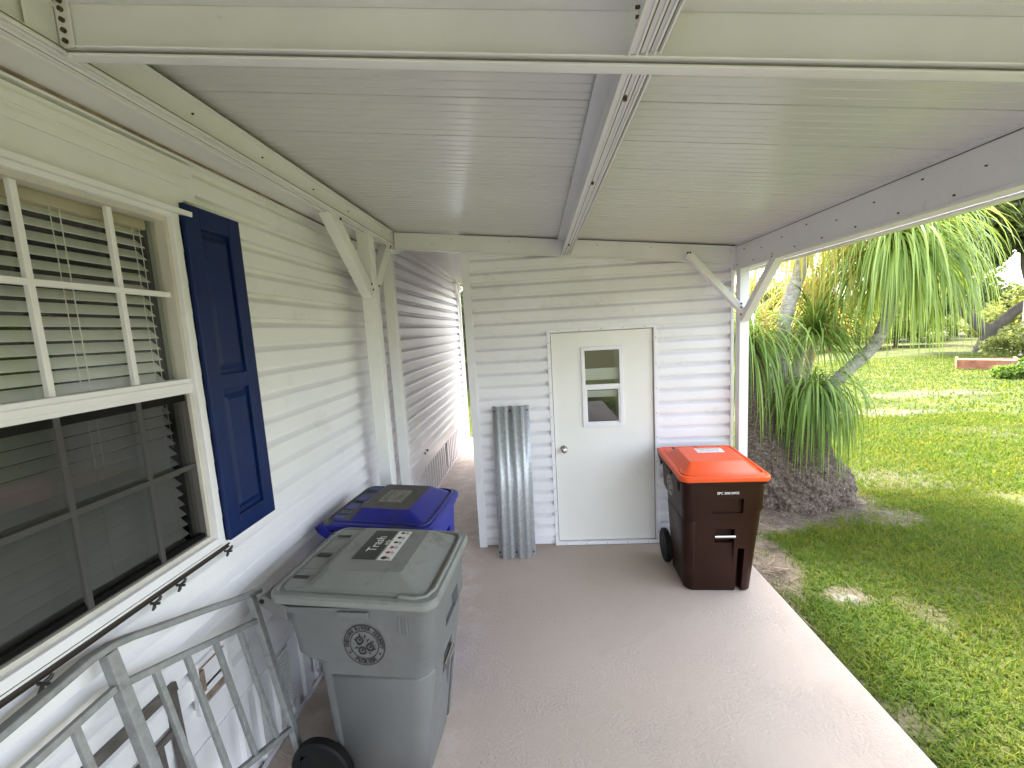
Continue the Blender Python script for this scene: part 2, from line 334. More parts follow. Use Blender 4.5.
def ground():
    xs = np.concatenate([np.linspace(-150, -14, 16), np.linspace(-10, 1.5, 12), np.arange(1.72, 5.2, .07), np.arange(5.3, 14, .22), np.arange(15, 40, 2), np.linspace(45, 220, 16)])
    ys = np.concatenate([np.linspace(-120, -6, 12), np.arange(-4, 1, .4), np.arange(1.1, 7, .07), np.arange(7.2, 16, .25), np.arange(17, 40, 2), np.linspace(45, 250, 16)])
    V = []; P = []
    for y in ys:
        for x in xs:
            near = -8 < y < 30 and 1.5 < x < 40
            V.append((x, y, gheight(x, y) if near else GZ)); P.append(patch(x, y) if near else .3)
    nx = len(xs); Fc = [(j*nx+i, j*nx+i+1, (j+1)*nx+i+1, (j+1)*nx+i) for j in range(len(ys)-1) for i in range(nx-1)]
    m = bpy.data.materials.new('lawn_soil'); m.use_nodes = True; n = m.node_tree; b = n.nodes['Principled BSDF']; b.inputs['Roughness'].default_value = .95; b.inputs['Specular IOR Level'].default_value = .1
    at = n.nodes.new('ShaderNodeAttribute'); at.attribute_name = 'bare'
    tc = n.nodes.new('ShaderNodeTexCoord')
    def nz(s, d=6, r=.65):
        t = n.nodes.new('ShaderNodeTexNoise'); t.inputs['Scale'].default_value = s; t.inputs['Detail'].default_value = d; t.inputs['Roughness'].default_value = r; n.links.new(tc.outputs['Object'], t.inputs['Vector']); return t
    def ramp(src, c0, c1, p0=.35, p1=.65):
        rp = n.nodes.new('ShaderNodeValToRGB'); rp.color_ramp.elements[0].position = p0; rp.color_ramp.elements[1].position = p1
        rp.color_ramp.elements[0].color = (*c0, 1); rp.color_ramp.elements[1].color = (*c1, 1); n.links.new(src, rp.inputs[0]); return rp.outputs[0]
    g = ramp(nz(1.3).outputs[0], (.045, .065, .018), (.11, .115, .04)); s = ramp(nz(6, 8, .75).outputs[0], (.05, .037, .03), (.20, .16, .13))
    mx = n.nodes.new('ShaderNodeMix'); mx.data_type = 'RGBA'; n.links.new(at.outputs['Fac'], mx.inputs[0]); n.links.new(g, mx.inputs[6]); n.links.new(s, mx.inputs[7]); n.links.new(mx.outputs[2], b.inputs['Base Color'])
    bp = n.nodes.new('ShaderNodeBump'); bp.inputs['Strength'].default_value = .9; bp.inputs['Distance'].default_value = .03; n.links.new(nz(28).outputs[0], bp.inputs['Height']); n.links.new(bp.outputs[0], b.inputs['Normal'])
    o = np_mesh('ground', V, Fc, [m], smooth=True)
    a = o.data.attributes.new('bare', 'FLOAT', 'POINT'); a.data.foreach_set('value', np.array(P, np.float32)); o['kind'] = 'structure'
ground()
# slab with soft rolled outer edge
sb = MB(); sb.box(-1.45, 1.705, -4, 8.25, -.13, 0)
o = sb.build('patio_slab', SLABM, bevel=.012, seg=2); o['kind'] = 'structure'

# ================================================================ HOUSE
WX = -1.45
house = thing('house', 'white vinyl sided house with a blue shuttered window along the left of the carport', 'house', (WX, 3, 0))
def hp(o): o.parent = house; o.location = (-WX, -3, 0); return o
def lap_profile(z0, z1, pitch, out, base, sign=1):
    """dutch lap: (p,z) list from bottom to top; base = wall plane, out = how far courses stand proud (signed by sign)"""
    P = []; z = z0
    while z < z1-1e-4:
        t = min(z+pitch, z1)
        P += [(base+sign*.002, z), (base+sign*out, z+.001), (base+sign*out, z+pitch*.10), (base+sign*out*.93, z+pitch*.58), (base+sign*out*.80, z+pitch*.64),
              (base+sign*out*.27, z+pitch*.76), (base+sign*out*.08, z+pitch*.84), (base+sign*out*.03, z+pitch*.998)]
        z = t
    return [(p, min(q, z1)) for p, q in P]
PH = .1255; OUT = .040; ztop = 2.86; zb = .555
sid = MB()
WY0, WY1, WZ0, WZ1 = .62, 1.705, 1.205, 2.60
def strip(y0, y1, za, zb_):
    pr = lap_profile(zb, 2.99, PH, OUT, WX)
    out = []
    for (p, z) in pr:
        if za-1e-6 <= z <= zb_+1e-6: out.append((p, z))
    sid.extrude_profile(out, y0, y1)
strip(-4, WY0, zb, 2.86); strip(WY0, WY1, zb, WZ0); strip(WY0, WY1, WZ1, 2.86); strip(WY1, 3.95, zb, 2.86); strip(3.95, 7.82, zb, 2.99)
hp(sid.build('vinyl_siding', VINYL, smooth=18))
bd = MB()   # body behind the siding with hole at the window
X1 = -9.5
bd.box(X1, WX-.03, WY1, 7.9, -.09, 3.05); bd.box(X1, WX-.03, -6, WY0, -.09, 3.05); bd.box(-2.1, WX-.03, WY0, WY1, -.09, WZ0); bd.box(-2.1, WX-.03, WY0, WY1, WZ1, 3.05); bd.box(X1, -2.1, WY0, WY1, -.09, 3.05)
hp(bd.build('wall', VINYL2))
ri = MB(); ri.box(-2.098, -2.09, WY0, WY1, WZ0, WZ1); ri.box(-2.09, WX-.06, WY0+.002, WY0+.01, WZ0, WZ1); ri.box(-2.09, WX-.06, WY1-.01, WY1-.002, WZ0, WZ1); ri.box(-2.09, WX-.06, WY0, WY1, WZ0+.002, WZ0+.01); ri.box(-2.09, WX-.06, WY0, WY1, WZ1-.01, WZ1-.002)
hp(ri.build('dark_room_lining', DARKIN))
rf = MB(); rf.add([(-1.2, -6, 3.06), (-1.2, 8.7, 3.06), (-5.5, 8.7, 4.35), (-5.5, -6, 4.35), (-9.8, 8.7, 3.06), (-9.8, -6, 3.06)], [(0, 1, 2, 3), (3, 2, 4, 5), (0, 3, 5), (1, 4, 2), (0, 5, 4, 1)])
hp(rf.build('roof', mat('shingles', (.2, .19, .18), .9, var=.2, vscale=20)))
# band and skirting
b_ = MB(); b_.box(WX, WX+.034, -4, 7.86, .47, .552); b_.box(WX, WX+.042, -4, 7.86, .465, .47)
hp(b_.build('skirting_band', TRIMW, bevel=.003))
sk = MB(); y = -4.
prof = []
while y < 7.8:
    prof += [(WX+.002, y), (WX+.002, y+.055), (WX+.02, y+.062), (WX+.02, y+.118), (WX+.002, y+.125)]; y += .125
v = [(p, q, z) for z in (.0, .466) for p, q in prof]; n_ = len(prof); sk.add(v, [(k, k+1, n_+k+1, n_+k) for k in range(n_-1)])
hp(sk.build('vinyl_skirting', VINYL))
for yy in (1.93, 2.28, 6.2):     # ribbed vents in the skirting
    vt = MB(); vt.box(WX+.02, WX+.032, yy, yy+.12, .08, .44)
    for k in range(20): vt.box(WX+.032, WX+.038, yy+.015, yy+.105, .095+k*.017, .102+k*.017)
    hp(vt.build('skirting_vent', ALUW))
tk = MB(); tk.box(WX+.021, WX+.034, -4, 7.86, 0.002, .022); hp(tk.build('skirting_track', TRIMW))
# brown sealant line and soffit to the beam
s_ = MB(); s_.box(WX-.01, -1.245, -4, 3.9, 2.838, 2.855); hp(s_.build('soffit', ALU))
s_ = MB(); s_.box(WX, WX+.04, -4, 3.88, 2.824, 2.836); hp(s_.build('sealant_line', RUSTY))
s_ = MB(); s_.box(WX, WX+.03, 3.99, 7.86, 2.975, 3.0); hp(s_.build('top_trim', TRIMW))
# end corner post + far details
s_ = MB(); s_.box(WX-.03, WX+.048, 7.82, 7.91, 0, 3.0); hp(s_.build('corner_trim', TRIMW, bevel=.004))
s_ = MB(); s_.box(WX, WX+.042, 3.86, 3.93, 0, 2.86); hp(s_.build('siding_joint_trim', TRIMW, bevel=.003))
for yy, zz in ((5.0, .60), (5.12, .605)):
    s_ = MB(); s_.tube([(WX+.012, yy, zz+.03), (WX+.04, yy, zz+.03)], .016, 12); hp(s_.build('pipe_stub', INK))

# window
win = MB()
GY0, GY1 = WY0+.04, 1.685
fx0, fx1 = WX-.03, WX+.046
def fr(mb, y0, y1, z0, z1, w, xa, xb):
    mb.box(xa, xb, y0, y0+w, z0, z1); mb.box(xa, xb, y1-w, y1, z0, z1); mb.box(xa, xb, y0+w, y1-w, z0, z0+w); mb.box(xa, xb, y0+w, y1-w, z1-w, z1)
fr(win, WY0-.02, 1.714, 1.200, 2.60, .035, fx0, fx1)
win.box(WX-.03, WX+.03, WY0+.043, 1.678, 1.870, 1.93); win.box(WX-.02, WX+.036, WY0+.043, 1.676, 1.885, 1.912)
wo = hp(win.build('window', TRIMW, bevel=.003))
win = MB(); fr(win, WY0+.015, 1.682, 1.234, 2.566, .018, fx0-.005, fx1-.022); o = win.build('jamb_liner', mat('jamb_tan', (.56, .53, .49), .6, var=.1, vscale=6), wo, bevel=.002)
def wp(mb, name, m, **k): o = mb.build(name, m, **k); o.parent = wo; return o
ml = MB(); yy = GY1
for q in (1.463, 1.188, .913): ml.box(WX-.012, WX+.006, q-.009, q+.009, 1.93, 2.575)
ml.box(WX-.0125, WX+.0065, GY0, GY1+.03, 2.256, 2.276); wp(ml, 'muntin_grid', TRIMW, bevel=.002)
ml = MB()
for q in (1.455, 1.186, .915): ml.box(WX-.006, WX+.006, q-.009, q+.009, 1.24, 1.87)
ml.box(WX-.0065, WX+.0065, GY0, GY1+.01, 1.557, 1.577); wp(ml, 'muntin_grid', mat('muntin_behind_screen', (.40, .40, .39), .5), bevel=.002)
sh = MB(); fr(sh, GY0-.03, 1.70, 1.240, 1.868, .03, WX-.024, WX-.0); wp(sh, 'lower_sash', SASHD, bevel=.002)
gl = MB(); gl.add([(WX-.018, GY0-.005, 1.93), (WX-.018, 1.70, 1.93), (WX-.018, 1.70, 2.575), (WX-.018, GY0-.005, 2.575)], [(0, 1, 2, 3)]); wp(gl, 'upper_pane', GLASS)
gl = MB(); gl.add([(WX-.018, GY0, 1.26), (WX-.018, GY1, 1.26), (WX-.018, GY1, 1.866), (WX-.018, GY0, 1.866)], [(0, 1, 2, 3)]); wp(gl, 'lower_pane', GLASS)
gl = MB(); gl.add([(WX+.008, GY0, 1.24), (WX+.008, 1.70, 1.24), (WX+.008, 1.70, 1.866), (WX+.008, GY0, 1.866)], [(0, 1, 2, 3)]); wp(gl, 'insect_screen', SCREENM)
bl = MB()
z = 1.245; k = 0
while z < 2.53:
    T = Matrix.Translation((WX-.075, 0, z)) @ Matrix.Rotation(R(44+random.uniform(-2, 2)), 4, 'Y')
    bl.box(-.024, .024, GY0-.02, 1.65, -.0012, .0012, T=T); z += .0435
for yy in (.80, 1.32, 1.60): bl.box(WX-.052, WX-.0505, yy, yy+.002, 1.25, 2.53); bl.box(WX-.054, WX-.0525, yy+.03, yy+.0325, 1.65, 2.53)
wp(bl, 'blind_slats', BLIND)
bl = MB(); bl.box(WX-.11, WX-.045, GY0-.03, 1.655, 2.515, 2.60); wp(bl, 'blind_valance', BLINDH, bevel=.004)
bl = MB(); bl.box(WX-.05, WX-.035, 1.66, 1.703, 1.21, 2.595); wp(bl, 'inner_jamb', mat('jamb_grey', (.30, .30, .28), .6))
# storm-panel header and the track beneath the window with wing nuts
hd = MB(); hd.extrude_profile([(WX+.034, 2.70), (WX+.036, 2.585), (WX+.075, 2.578), (WX+.077, 2.598), (WX+.046, 2.606), (WX+.044, 2.70)], .3, 1.75, closed=True)
hp(hd.build('storm_panel_header', TRIMW, bevel=.002))
hd = MB(); hd.box(WX+.002, WX+.0415, .3, 1.82, 2.65, 2.80); hd.box(WX+.0418, WX+.050, .3, 1.80, 2.745, 2.775); hd.box(WX+.0418, WX+.048, .3, 1.76, 2.70, 2.728); hp(hd.build('flashing', VINYL))
tr = MB(); tr.box(WX+.034, WX+.040, .4, 1.735, 1.168, 1.187); tr.box(WX+.040, WX+.047, .4, 1.735, 1.182, 1.187); tr.box(WX+.040, WX+.044, .4, 1.735, 1.168, 1.172)
tro = hp(tr.build('storm_panel_track', mat('track_bronze', (.055, .042, .036), .5, metal=.4)))
for yy in (1.71, 1.80, 1.455, 1.345, .995):
    wn = MB(); c = Vector((WX+.052, yy, 1.160)); wn.tube([c-Vector((.015, 0, 0)), c+Vector((.018, 0, 0))], .005, 8)
    wn.tube([c, c+Vector((.008, .012, .008)), c+Vector((.008, .02, .016))], [.005, .006, .004], 8); wn.tube([c, c+Vector((.008, -.012, -.008)), c+Vector((.008, -.02, -.014))], [.005, .006, .004], 8)
    if yy != 1.80: o = wn.build('wing_nut', SASHD, smooth=50); o.parent = tro
# shutter
shx = WX+.036
st = MB(); a, b2 = 1.722, 2.046
st.box(shx, shx+.012, a, b2, 1.203, 2.632)
st.box(shx, shx+.03, a, a+.075, 1.203, 2.632); st.box(shx, shx+.03, b2-.075, b2, 1.203, 2.632)
for z0, z1 in ((1.203, 1.29), (1.86, 1.93), (2.545, 2.632)): st.box(shx, shx+.0295, a+.075, b2-.075, z0, z1)
sho = hp(st.build('shutter', BLUEP, bevel=.004))
for z0, z1 in ((1.31, 1.84), (1.95, 2.525)):
    pn = MB(); r0 = [(shx+.012, a+.085, z0), (shx+.012, b2-.085, z0), (shx+.012, b2-.085, z1), (shx+.012, a+.085, z1)]
    r1 = [(shx+.026, a+.105, z0+.025), (shx+.026, b2-.105, z0+.025), (shx+.026, b2-.105, z1-.025), (shx+.026, a+.105, z1-.025)]
    pn.loft([r0, r1], cap0=False); o = pn.build('raised_panel', BLUEP, bevel=.002); o.parent = sho
# framed wall box under the window
bx = MB(); fr(bx, 1.45, 1.64, .605, .815, .022, WX+.034, WX+.056); bx.box(WX+.030, WX+.040, 1.472, 1.618, .627, .793)
bo = hp(bx.build('wall_vent', TRIMW, bevel=.003))
q = MB(); q.box(WX+.040, WX+.052, 1.478, 1.50, .68, .77); q.box(WX+.04, WX+.046, 1.474, 1.616, .63, .652); q.box(WX+.04, WX+.046, 1.474, 1.616, .775, .79)
build_each(q, 'vent_slot', RUSTY, bo)

# ================================================================ SHED
SY = 3.92; SX0, SX1 = -.63, 1.70
shed = thing('storage_shed', 'white vinyl sided storage shed closing off the end of the carport', 'shed', (.5, SY, 0))
def sp(o): o.parent = shed; o.location = (-.5, -SY, 0); return o
def ceilz(x): return 2.66+.106*(1.70-x)
DX0, DX1, DZ1 = .088, 1.045, 2.03
def shed_strip(x0, x1, za, zb_):
    mb = shs; pr = [(p, z) for p, z in lap_profile(-.008, 2.95, .1132, .037, SY, -1) if za-1e-6 <= z <= zb_+1e-6]
    mb.extrude_profile(pr, x0, x1, axis='X')
shs = MB(); shed_strip(SX0+.06, DX0, .012, 2.92); shed_strip(DX0, DX1, DZ1, 2.86); shed_strip(DX1, SX1-.015, .012, 2.76)
sp(shs.build('vinyl_siding', VINYL2, smooth=18))
bk = MB(); x = SX0
def wallbox(x0, x1, y0, y1, z0=0.003):
    v = [(x0, y0, z0), (x1, y0, z0), (x1, y1, z0), (x0, y1, z0), (x0, y0, ceilz(x0)-.012), (x1, y0, ceilz(x1)-.012), (x1, y1, ceilz(x1)-.012), (x0, y1, ceilz(x0)-.012)]
    bk.add(v, [(0, 1, 2, 3), (7, 6, 5, 4), (0, 4, 5, 1), (1, 5, 6, 2), (2, 6, 7, 3), (3, 7, 4, 0)])
wallbox(SX0+.002, DX0+.0, SY+.002, 8.2); wallbox(DX0+.0005, DX1-.0005, SY+.5, 8.2); wallbox(DX1, SX1-.002, SY+.002, 8.2)
bk.box(DX0+.0005, DX1-.0005, SY+.03, SY+.5, DZ1, 2.6)
sp(bk.build('wall', VINYL2))
ct = MB(); ct.box(SX0-.012, SX0+.062, SY-.041, SY, 0.002, 2.9); ct.box(SX0-.012, SX0+.001, SY, SY+.075, 0.002, 2.9); sp(ct.build('corner_trim', TRIMW, bevel=.003))
ct = MB(); ct.box(SX1-.016, SX1+.012, SY-.041, SY+.002, 0.002, 2.60); sp(ct.build('corner_trim', TRIMW, bevel=.003))
df = MB(); fr(df, 0, 0, 0, 0, 0, 0, 0); df = MB()
def frx(mb, x0, x1, z0, z1, w, ya, yb):
    mb.box(x0, x0+w, ya, yb, z0, z1); mb.box(x1-w, x1, ya, yb, z0, z1); mb.box(x0+w, x1-w, ya, yb, z0, z0+w); mb.box(x0+w, x1-w, ya, yb, z1-w, z1)
frx(df, DX0-.004, DX1+.012, .004, DZ1+.01, .032, SY-.040, SY+.03)
fo = sp(df.build('door_frame', TRIMW, bevel=.003))
sc = MB()
for k in range(9): z = .12+k*.225; sc.tube([(DX0+.012, SY-.044, z), (DX0+.012, SY-.039, z)], .0036, 8); sc.tube([(DX1-.004, SY-.044, z), (DX1-.004, SY-.039, z)], .0036, 8)
for k in range(5): x = DX0+.1+k*.19; sc.tube([(x, SY-.044, 2.024), (x, SY-.039, 2.024)], .0036, 8); sc.tube([(x, SY-.044, .02), (x, SY-.039, .02)], .0036, 8)
build_each(sc, 'screw', SCREW, fo)
dr = MB(); HX0, HX1, HZ0, HZ1 = .385, .755, 1.135, 1.865
x0, x1, z0, z1 = DX0+.034, DX1-.026, .042, DZ1-.028
dr.box(x0, HX0+.03, SY-.012, SY+.028, z0, z1); dr.box(HX1-.03, x1, SY-.012, SY+.028, z0, z1); dr.box(HX0+.03, HX1-.03, SY-.012, SY+.028, z0, HZ0+.03); dr.box(HX0+.03, HX1-.03, SY-.012, SY+.028, HZ1-.03, z1)
do = sp(dr.build('door', DOORM))
gp = MB(); gp.box(x1+.0005, x1+.0055, SY-.006, SY+.02, z0, z1); gp.box(x0-.0035, x0-.0005, SY-.006, SY+.02, z0, z1); build_each(gp, 'door_gap', TRIMD, do)
wf = MB(); frx(wf, HX0, HX1, HZ0, HZ1, .032, SY-.026, SY-.0); wf.box(HX0+.032, HX1-.032, SY-.024, SY-.002, 1.49, 1.525); frx(wf, HX0+.032, HX1-.032, HZ0+.032, 1.49, .014, SY-.02, SY-.004)
o = wf.build('door_window_frame', TRIMW, bevel=.003); o.parent = do
wg = MB(); wg.add([(HX0+.03, SY-.004, HZ0+.03), (HX1-.03, SY-.004, HZ0+.03), (HX1-.03, SY-.004, HZ1-.03), (HX0+.03, SY-.004, HZ1-.03)], [(0, 1, 2, 3)]); o = wg.build('door_window_pane', glass_mat('door_glass', (.8, .82, .82), .12)); o.parent = do
wb = MB(); wb.box(HX0, HX1, SY+.4, SY+.41, HZ0-.2, HZ1+.1); o = wb.build('dark_room_lining', DARKIN); o.parent = do
wb = MB(); wb.box(HX0+.03, HX1-.03, SY+.035, SY+.04, 1.40, 1.46); wb.box(HX0+.03, HX1-.03, SY+.03, SY+.034, 1.56, 1.665); build_each(wb, 'inner_ledge', FROST, do)
kn = MB(); kn.tube([(.2, SY-.014, .935), (.2, SY-.02, .935)], .034, 20); kn.tube([(.2, SY-.02, .935), (.2, SY-.045, .935), (.2, SY-.05, .935), (.2, SY-.065, .935), (.2, SY-.078, .935), (.2, SY-.083, .935)], [.012, .012, .022, .028, .024, .012], 20)
o = kn.build('door_knob', CHROME, smooth=50); o.parent = do

# ================================================================ CARPORT
cp = thing('carport', 'cream aluminium carport roof on posts and beams over the concrete slab', 'carport', (0, 1, 0))
def cc(o): o.parent = cp; o.location = (0, -1, 0); return o
# roof pans: ribs run across (along x), profile along y
prof = []; y = -4.2; pan = .305
while y < 8.7:
    yy = y
    for k in range(6):
        a = yy+k*pan/6
        if k == 0: prof += [(a, .0), (a+.003, .012), (a+.007, .012), (a+.010, .0)]
        else: prof += [(a, 0), (a+.003, .003), (a+.008, .003), (a+.011, 0)]
    y += pan
vv = []; XL, XR = -1.30, 1.79
for x in (XL, XR):
    for p, q in prof: vv.append((x, p, ceilz(x)+q))
n_ = len(prof); mb = MB(); mb.add(vv, [(k, k+1, n_+k+1, n_+k) for k in range(n_-1)])
# top skin
mb.add([(XL, -4.2, ceilz(XL)+.08), (XR+.03, -4.2, ceilz(XR)+.08), (XR+.03, 8.7, ceilz(XR)+.08), (XL, 8.7, ceilz(XL)+.08)], [(0, 1, 2, 3)])
cc(mb.build('roof_panels', CEIL))
# narrow strip ceiling over the alley side (left of header beam) sits lower and brighter
def lip_beam_y(name, x0, x1, y0, y1, zt0, zt1, zbm, m, lips=True):
    """C-beam along y"""
    mb = MB(); mb.box(x0, x1, y0, y1, zbm, zt0)
    return cc(mb.build(name, m, bevel=.003))
# house-side beam
hb = MB(); hb.box(-1.25, -1.205, -4, 3.72, 2.84, 2.955); hb.box(-1.262, -1.178, -4, 3.715, 2.832, 2.8395); hb.box(-1.262, -1.256, -4, 3.715, 2.822, 2.8325); hb.box(-1.225, -1.219, -4, 3.715, 2.822, 2.8325); hb.box(-1.184, -1.178, -4, 3.715, 2.822, 2.8325); hb.box(-1.20, -1.195, -4, 3.715, 2.824, 2.8325)
hb.box(-1.2055, -1.18, -4, 3.75, 2.935, 2.941)
hbo = cc(hb.build('beam', ALU, bevel=.0025))
hb = MB(); hb.box(-1.32, -1.22, 3.72, 3.99, 2.80, 2.955); cc(hb.build('beam', ALU, bevel=.003))
GRV = mat('groove_shade', (.16, .145, .12), .8, var=.3, vscale=15)  # dark colour for thin strips that paint in the shade lines of the beams
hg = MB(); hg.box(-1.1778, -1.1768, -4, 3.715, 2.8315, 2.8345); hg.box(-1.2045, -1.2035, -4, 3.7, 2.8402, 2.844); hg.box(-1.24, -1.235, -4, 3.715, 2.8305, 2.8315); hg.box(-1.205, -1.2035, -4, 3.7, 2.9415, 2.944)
for o in build_each(hg, 'groove_shade_line', GRV): cc(o)
# cross beam near camera
def sloped(mb, x0, x1, y0, y1, dz0, dz1):
    """box following the roof slope; dz relative to ceiling"""
    v = [(x, y, ceilz(x)+d) for x in (x0, x1) for y in (y0, y1) for d in (dz0, dz1)]
    mb.add(v, [(0, 1, 3, 2), (4, 6, 7, 5), (0, 4, 5, 1), (2, 3, 7, 6), (0, 2, 6, 4), (1, 5, 7, 3)])
xb = MB(); CY = 1.14
sloped(xb, -1.19, 1.70, CY+.01, CY+.035, -.148, -.008)
sloped(xb, -1.15, 1.695, CY-.016, CY+.009, -.157, -.150); sloped(xb, -1.12, 1.695, CY-.026, CY+.009, -.142, -.137); sloped(xb, -1.15, 1.695, CY-.03, CY+.009, -.022, -.012)
cc(xb.build('beam', ALU, bevel=.002))
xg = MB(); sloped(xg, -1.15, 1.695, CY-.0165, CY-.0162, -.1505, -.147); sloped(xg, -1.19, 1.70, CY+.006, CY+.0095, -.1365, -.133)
for o in build_each(xg, 'groove_shade_line', GRV): cc(o)
an = MB(); an.box(-1.195, -1.19, 1.07, 1.144, 2.835, 2.955)
an.box(-1.19, -1.15, 1.144, 1.1485, 2.835, 2.955)
ao = cc(an.build('angle_bracket', ALU, bevel=.002))
an = MB()
for z in (2.85, 2.875, 2.90, 2.925, 2.945): an.tube([(-1.170, 1.144, z), (-1.170, 1.137, z)], .006, 10)
build_each(an, 'bolt', SCREW, ao)
# centre beam along y
cb = MB()
ZC = ceilz(.28)
cb.box(.268, .292, -4, 1.11, 2.69, ZC-.002); cb.box(.268, .292, 1.176, 3.83, 2.69, ZC-.002)
for y0, y1 in ((-4, 1.112), (1.18, 3.84)):
    cb.box(.243, .320, y0, y1, 2.676, 2.682)
    for xx in (.243, .262, .284, .303, .316): cb.box(xx, xx+.005, y0, y1, 2.670, 2.6765)
    cb.box(.215, .345, y0, y1, ZC-.02, ZC-.013)
cc(cb.build('beam', ALU))
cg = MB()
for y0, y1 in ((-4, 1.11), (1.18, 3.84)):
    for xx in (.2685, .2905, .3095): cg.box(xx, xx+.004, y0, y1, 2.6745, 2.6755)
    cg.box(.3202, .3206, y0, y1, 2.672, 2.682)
for o in build_each(cg, 'groove_shade_line', GRV): cc(o)
cs = MB()
for yy in (1.3, 2.0, 3.4, .8): cs.tube([(.275, yy, 2.677), (.275, yy, 2.664)], .006, 8)
for z in (2.70, 2.72, 2.74, 2.76): cs.tube([(.268, 1.09, z), (.258, 1.09, z)], .004, 6)
for o in build_each(cs, 'screw', SCREW): cc(o)
# header beam over the shed front
hx = MB(); sloped(hx, -1.205, 1.70, 3.83, 3.875, -.155, -.012); sloped(hx, -1.2, 1.70, 3.822, 3.83, -.156, -.148)
cc(hx.build('beam', ALU, bevel=.003))
# outer beam with gutter
ob = MB(); ob.box(1.70, 1.712, -4, 3.95, 2.466, 2.662); ob.box(1.70, 1.775, -4, 3.95, 2.463, 2.4665); ob.box(1.696, 1.704, -4, 3.95, 2.450, 2.4665); ob.box(1.704, 1.8, -4, 8.6, 2.452, 2.456)
ob.box(1.775, 1.79, -4, 8.6, 2.455, 2.66); ob.box(1.79, 1.86, -4, 8.6, 2.44, 2.448); ob.box(1.852, 1.86, -4, 8.6, 2.448, 2.72)
ob.box(1.70, 1.712, 3.95, 8.6, 2.466, 2.662)
cc(ob.build('beam', ALU, bevel=.002))
jn = MB(); jn.box(1.6965, 1.6995, -4, 3.82, 2.640, 2.643); cc(jn.build('joint_line', SCREW))
js = MB()
for k in range(14):
    y = 1.25+k*.27; z = 2.6-.02*(k % 3); js.tube([(1.70, y, z), (1.694, y, z)], .0036, 8); js.tube([(1.70, y+.12, 2.49), (1.694, y+.12, 2.49)], .004, 8)
for o in build_each(js, 'screw', SCREW): cc(o)
# ceiling screws on header and house beam
js = MB()
for x in (-.7, -.2, .55, 1.0): z = ceilz(x)-.05; js.tube([(x, 3.83, z), (x, 3.824, z)], .0036, 8)
for y in (1.6, 2.0, 2.45, 2.9): js.tube([(-1.205, y, 2.89), (-1.199, y, 2.89)], .004, 8)
for o in build_each(js, 'screw', SCREW): cc(o)
# posts and knee braces
def post(x0, x1, y0, y1, zt, m=ALUW):
    mb = MB(); mb.box(x0, x1, y0, y1, 0.001, zt); return cc(mb.build('post', m, bevel=.004))
def brace(a, b, w, h, upv, bolts, face):
    mb = MB(); mb.bar(a, b, w, h, upv); o = cc(mb.build('brace', ALUW, bevel=.003))
    bm_ = MB(); f = Vector(face)
    for p in bolts: p = Vector(p); bm_.tube([p, p+f*.007], .008, 10)
    build_each(bm_, 'bolt', SCREW, o)
post(1.698, 1.775, 3.745, 3.822, 2.463)
post(-1.30, -1.205, 3.235, 3.33, 2.84)
post(-1.36, -1.275, 3.895, 3.985, 2.80)
post(-1.445, -1.375, 7.98, 8.05, 2.955)
for dy, sg in ((0, 1),):
    brace((1.27, 3.735, 2.60), (1.72, 3.735, 2.10), .05, .062, (0, 1, 0), [], (0, -1, 0))
bm1 = MB()
for p in ((1.262, 3.708, 2.60), (1.283, 3.708, 2.60), (1.69, 3.708, 2.165), (1.69, 3.708, 2.135)): bm1.tube([p, (p[0], p[1]-.007, p[2])], .008, 10)
for o in build_each(bm1, 'bolt', SCREW): cc(o)
brace((1.737, 3.22, 2.50), (1.737, 3.75, 2.04), .06, .062, (1, 0, 0), [(1.706, 3.27, 2.47), (1.706, 3.29, 2.455), (1.706, 3.735, 2.08)], (-1, 0, 0))
brace((-1.252, 2.68, 2.86), (-1.252, 3.25, 2.38), .09, .075, (1, 0, 0), [(-1.206, 2.74, 2.835), (-1.206, 2.77, 2.81), (-1.206, 3.20, 2.45), (-1.206, 3.22, 2.41)], (1, 0, 0))
brace((-1.252, 3.78, 2.86), (-1.252, 3.32, 2.40), .09, .06, (1, 0, 0), [(-1.206, 3.72, 2.82), (-1.206, 3.70, 2.80), (-1.206, 3.35, 2.45)], (1, 0, 0))
# alley ceiling downstand trim / far brace
brace((-1.385, 7.55, 2.93), (-1.385, 8.0, 2.55), .05, .05, (1, 0, 0), [], (1, 0, 0))
# tie from roof edge to the house wall over the alley
s_ = MB(); s_.add([(WX-.02, 3.99, 3.0), (-1.30, 3.99, 2.985), (-1.30, 8.6, 2.985), (WX-.02, 8.6, 3.0)], [(0, 1, 2, 3)]); s_.box(WX, WX+.06, 4.0, 8.4, 3.001, 3.03); cc(s_.build('alley_ceiling_strip', CEIL))

# ================================================================ STORM PANEL (corrugated sheet)
pl = thing('storm_panel', 'corrugated galvanised metal sheet standing upright against the white shed wall', 'metal sheet', (-.272, 3.70, 0))
pr = []; W = .335; x = -W/2
for x_, y_ in ((0, 0), (.026, 0), (.040, -.042), (.060, -.042), (.066, -.036), (.104, -.036), (.110, -.042), (.130, -.042), (.146, 0), (.172, 0), (.188, -.042), (.208, -.042), (.214, -.036), (.252, -.036), (.258, -.042), (.278, -.042), (.294, 0), (.335, 0)):
    pr.append((x_-W/2, y_))
v = []
T = 1.37
for z, dy in ((0.002, 0), (T, .175)):
    v += [(px, py+dy, z) for px, py in pr]
n_ = len(pr); mb = MB(); mb.add(v, [(k, k+1, n_+k+1, n_+k) for k in range(n_-1)])
o = mb.build('corrugated_sheet', GALV, pl, smooth=18); q = o.modifiers.new('t', 'SOLIDIFY'); q.thickness = .002
ky = MB()
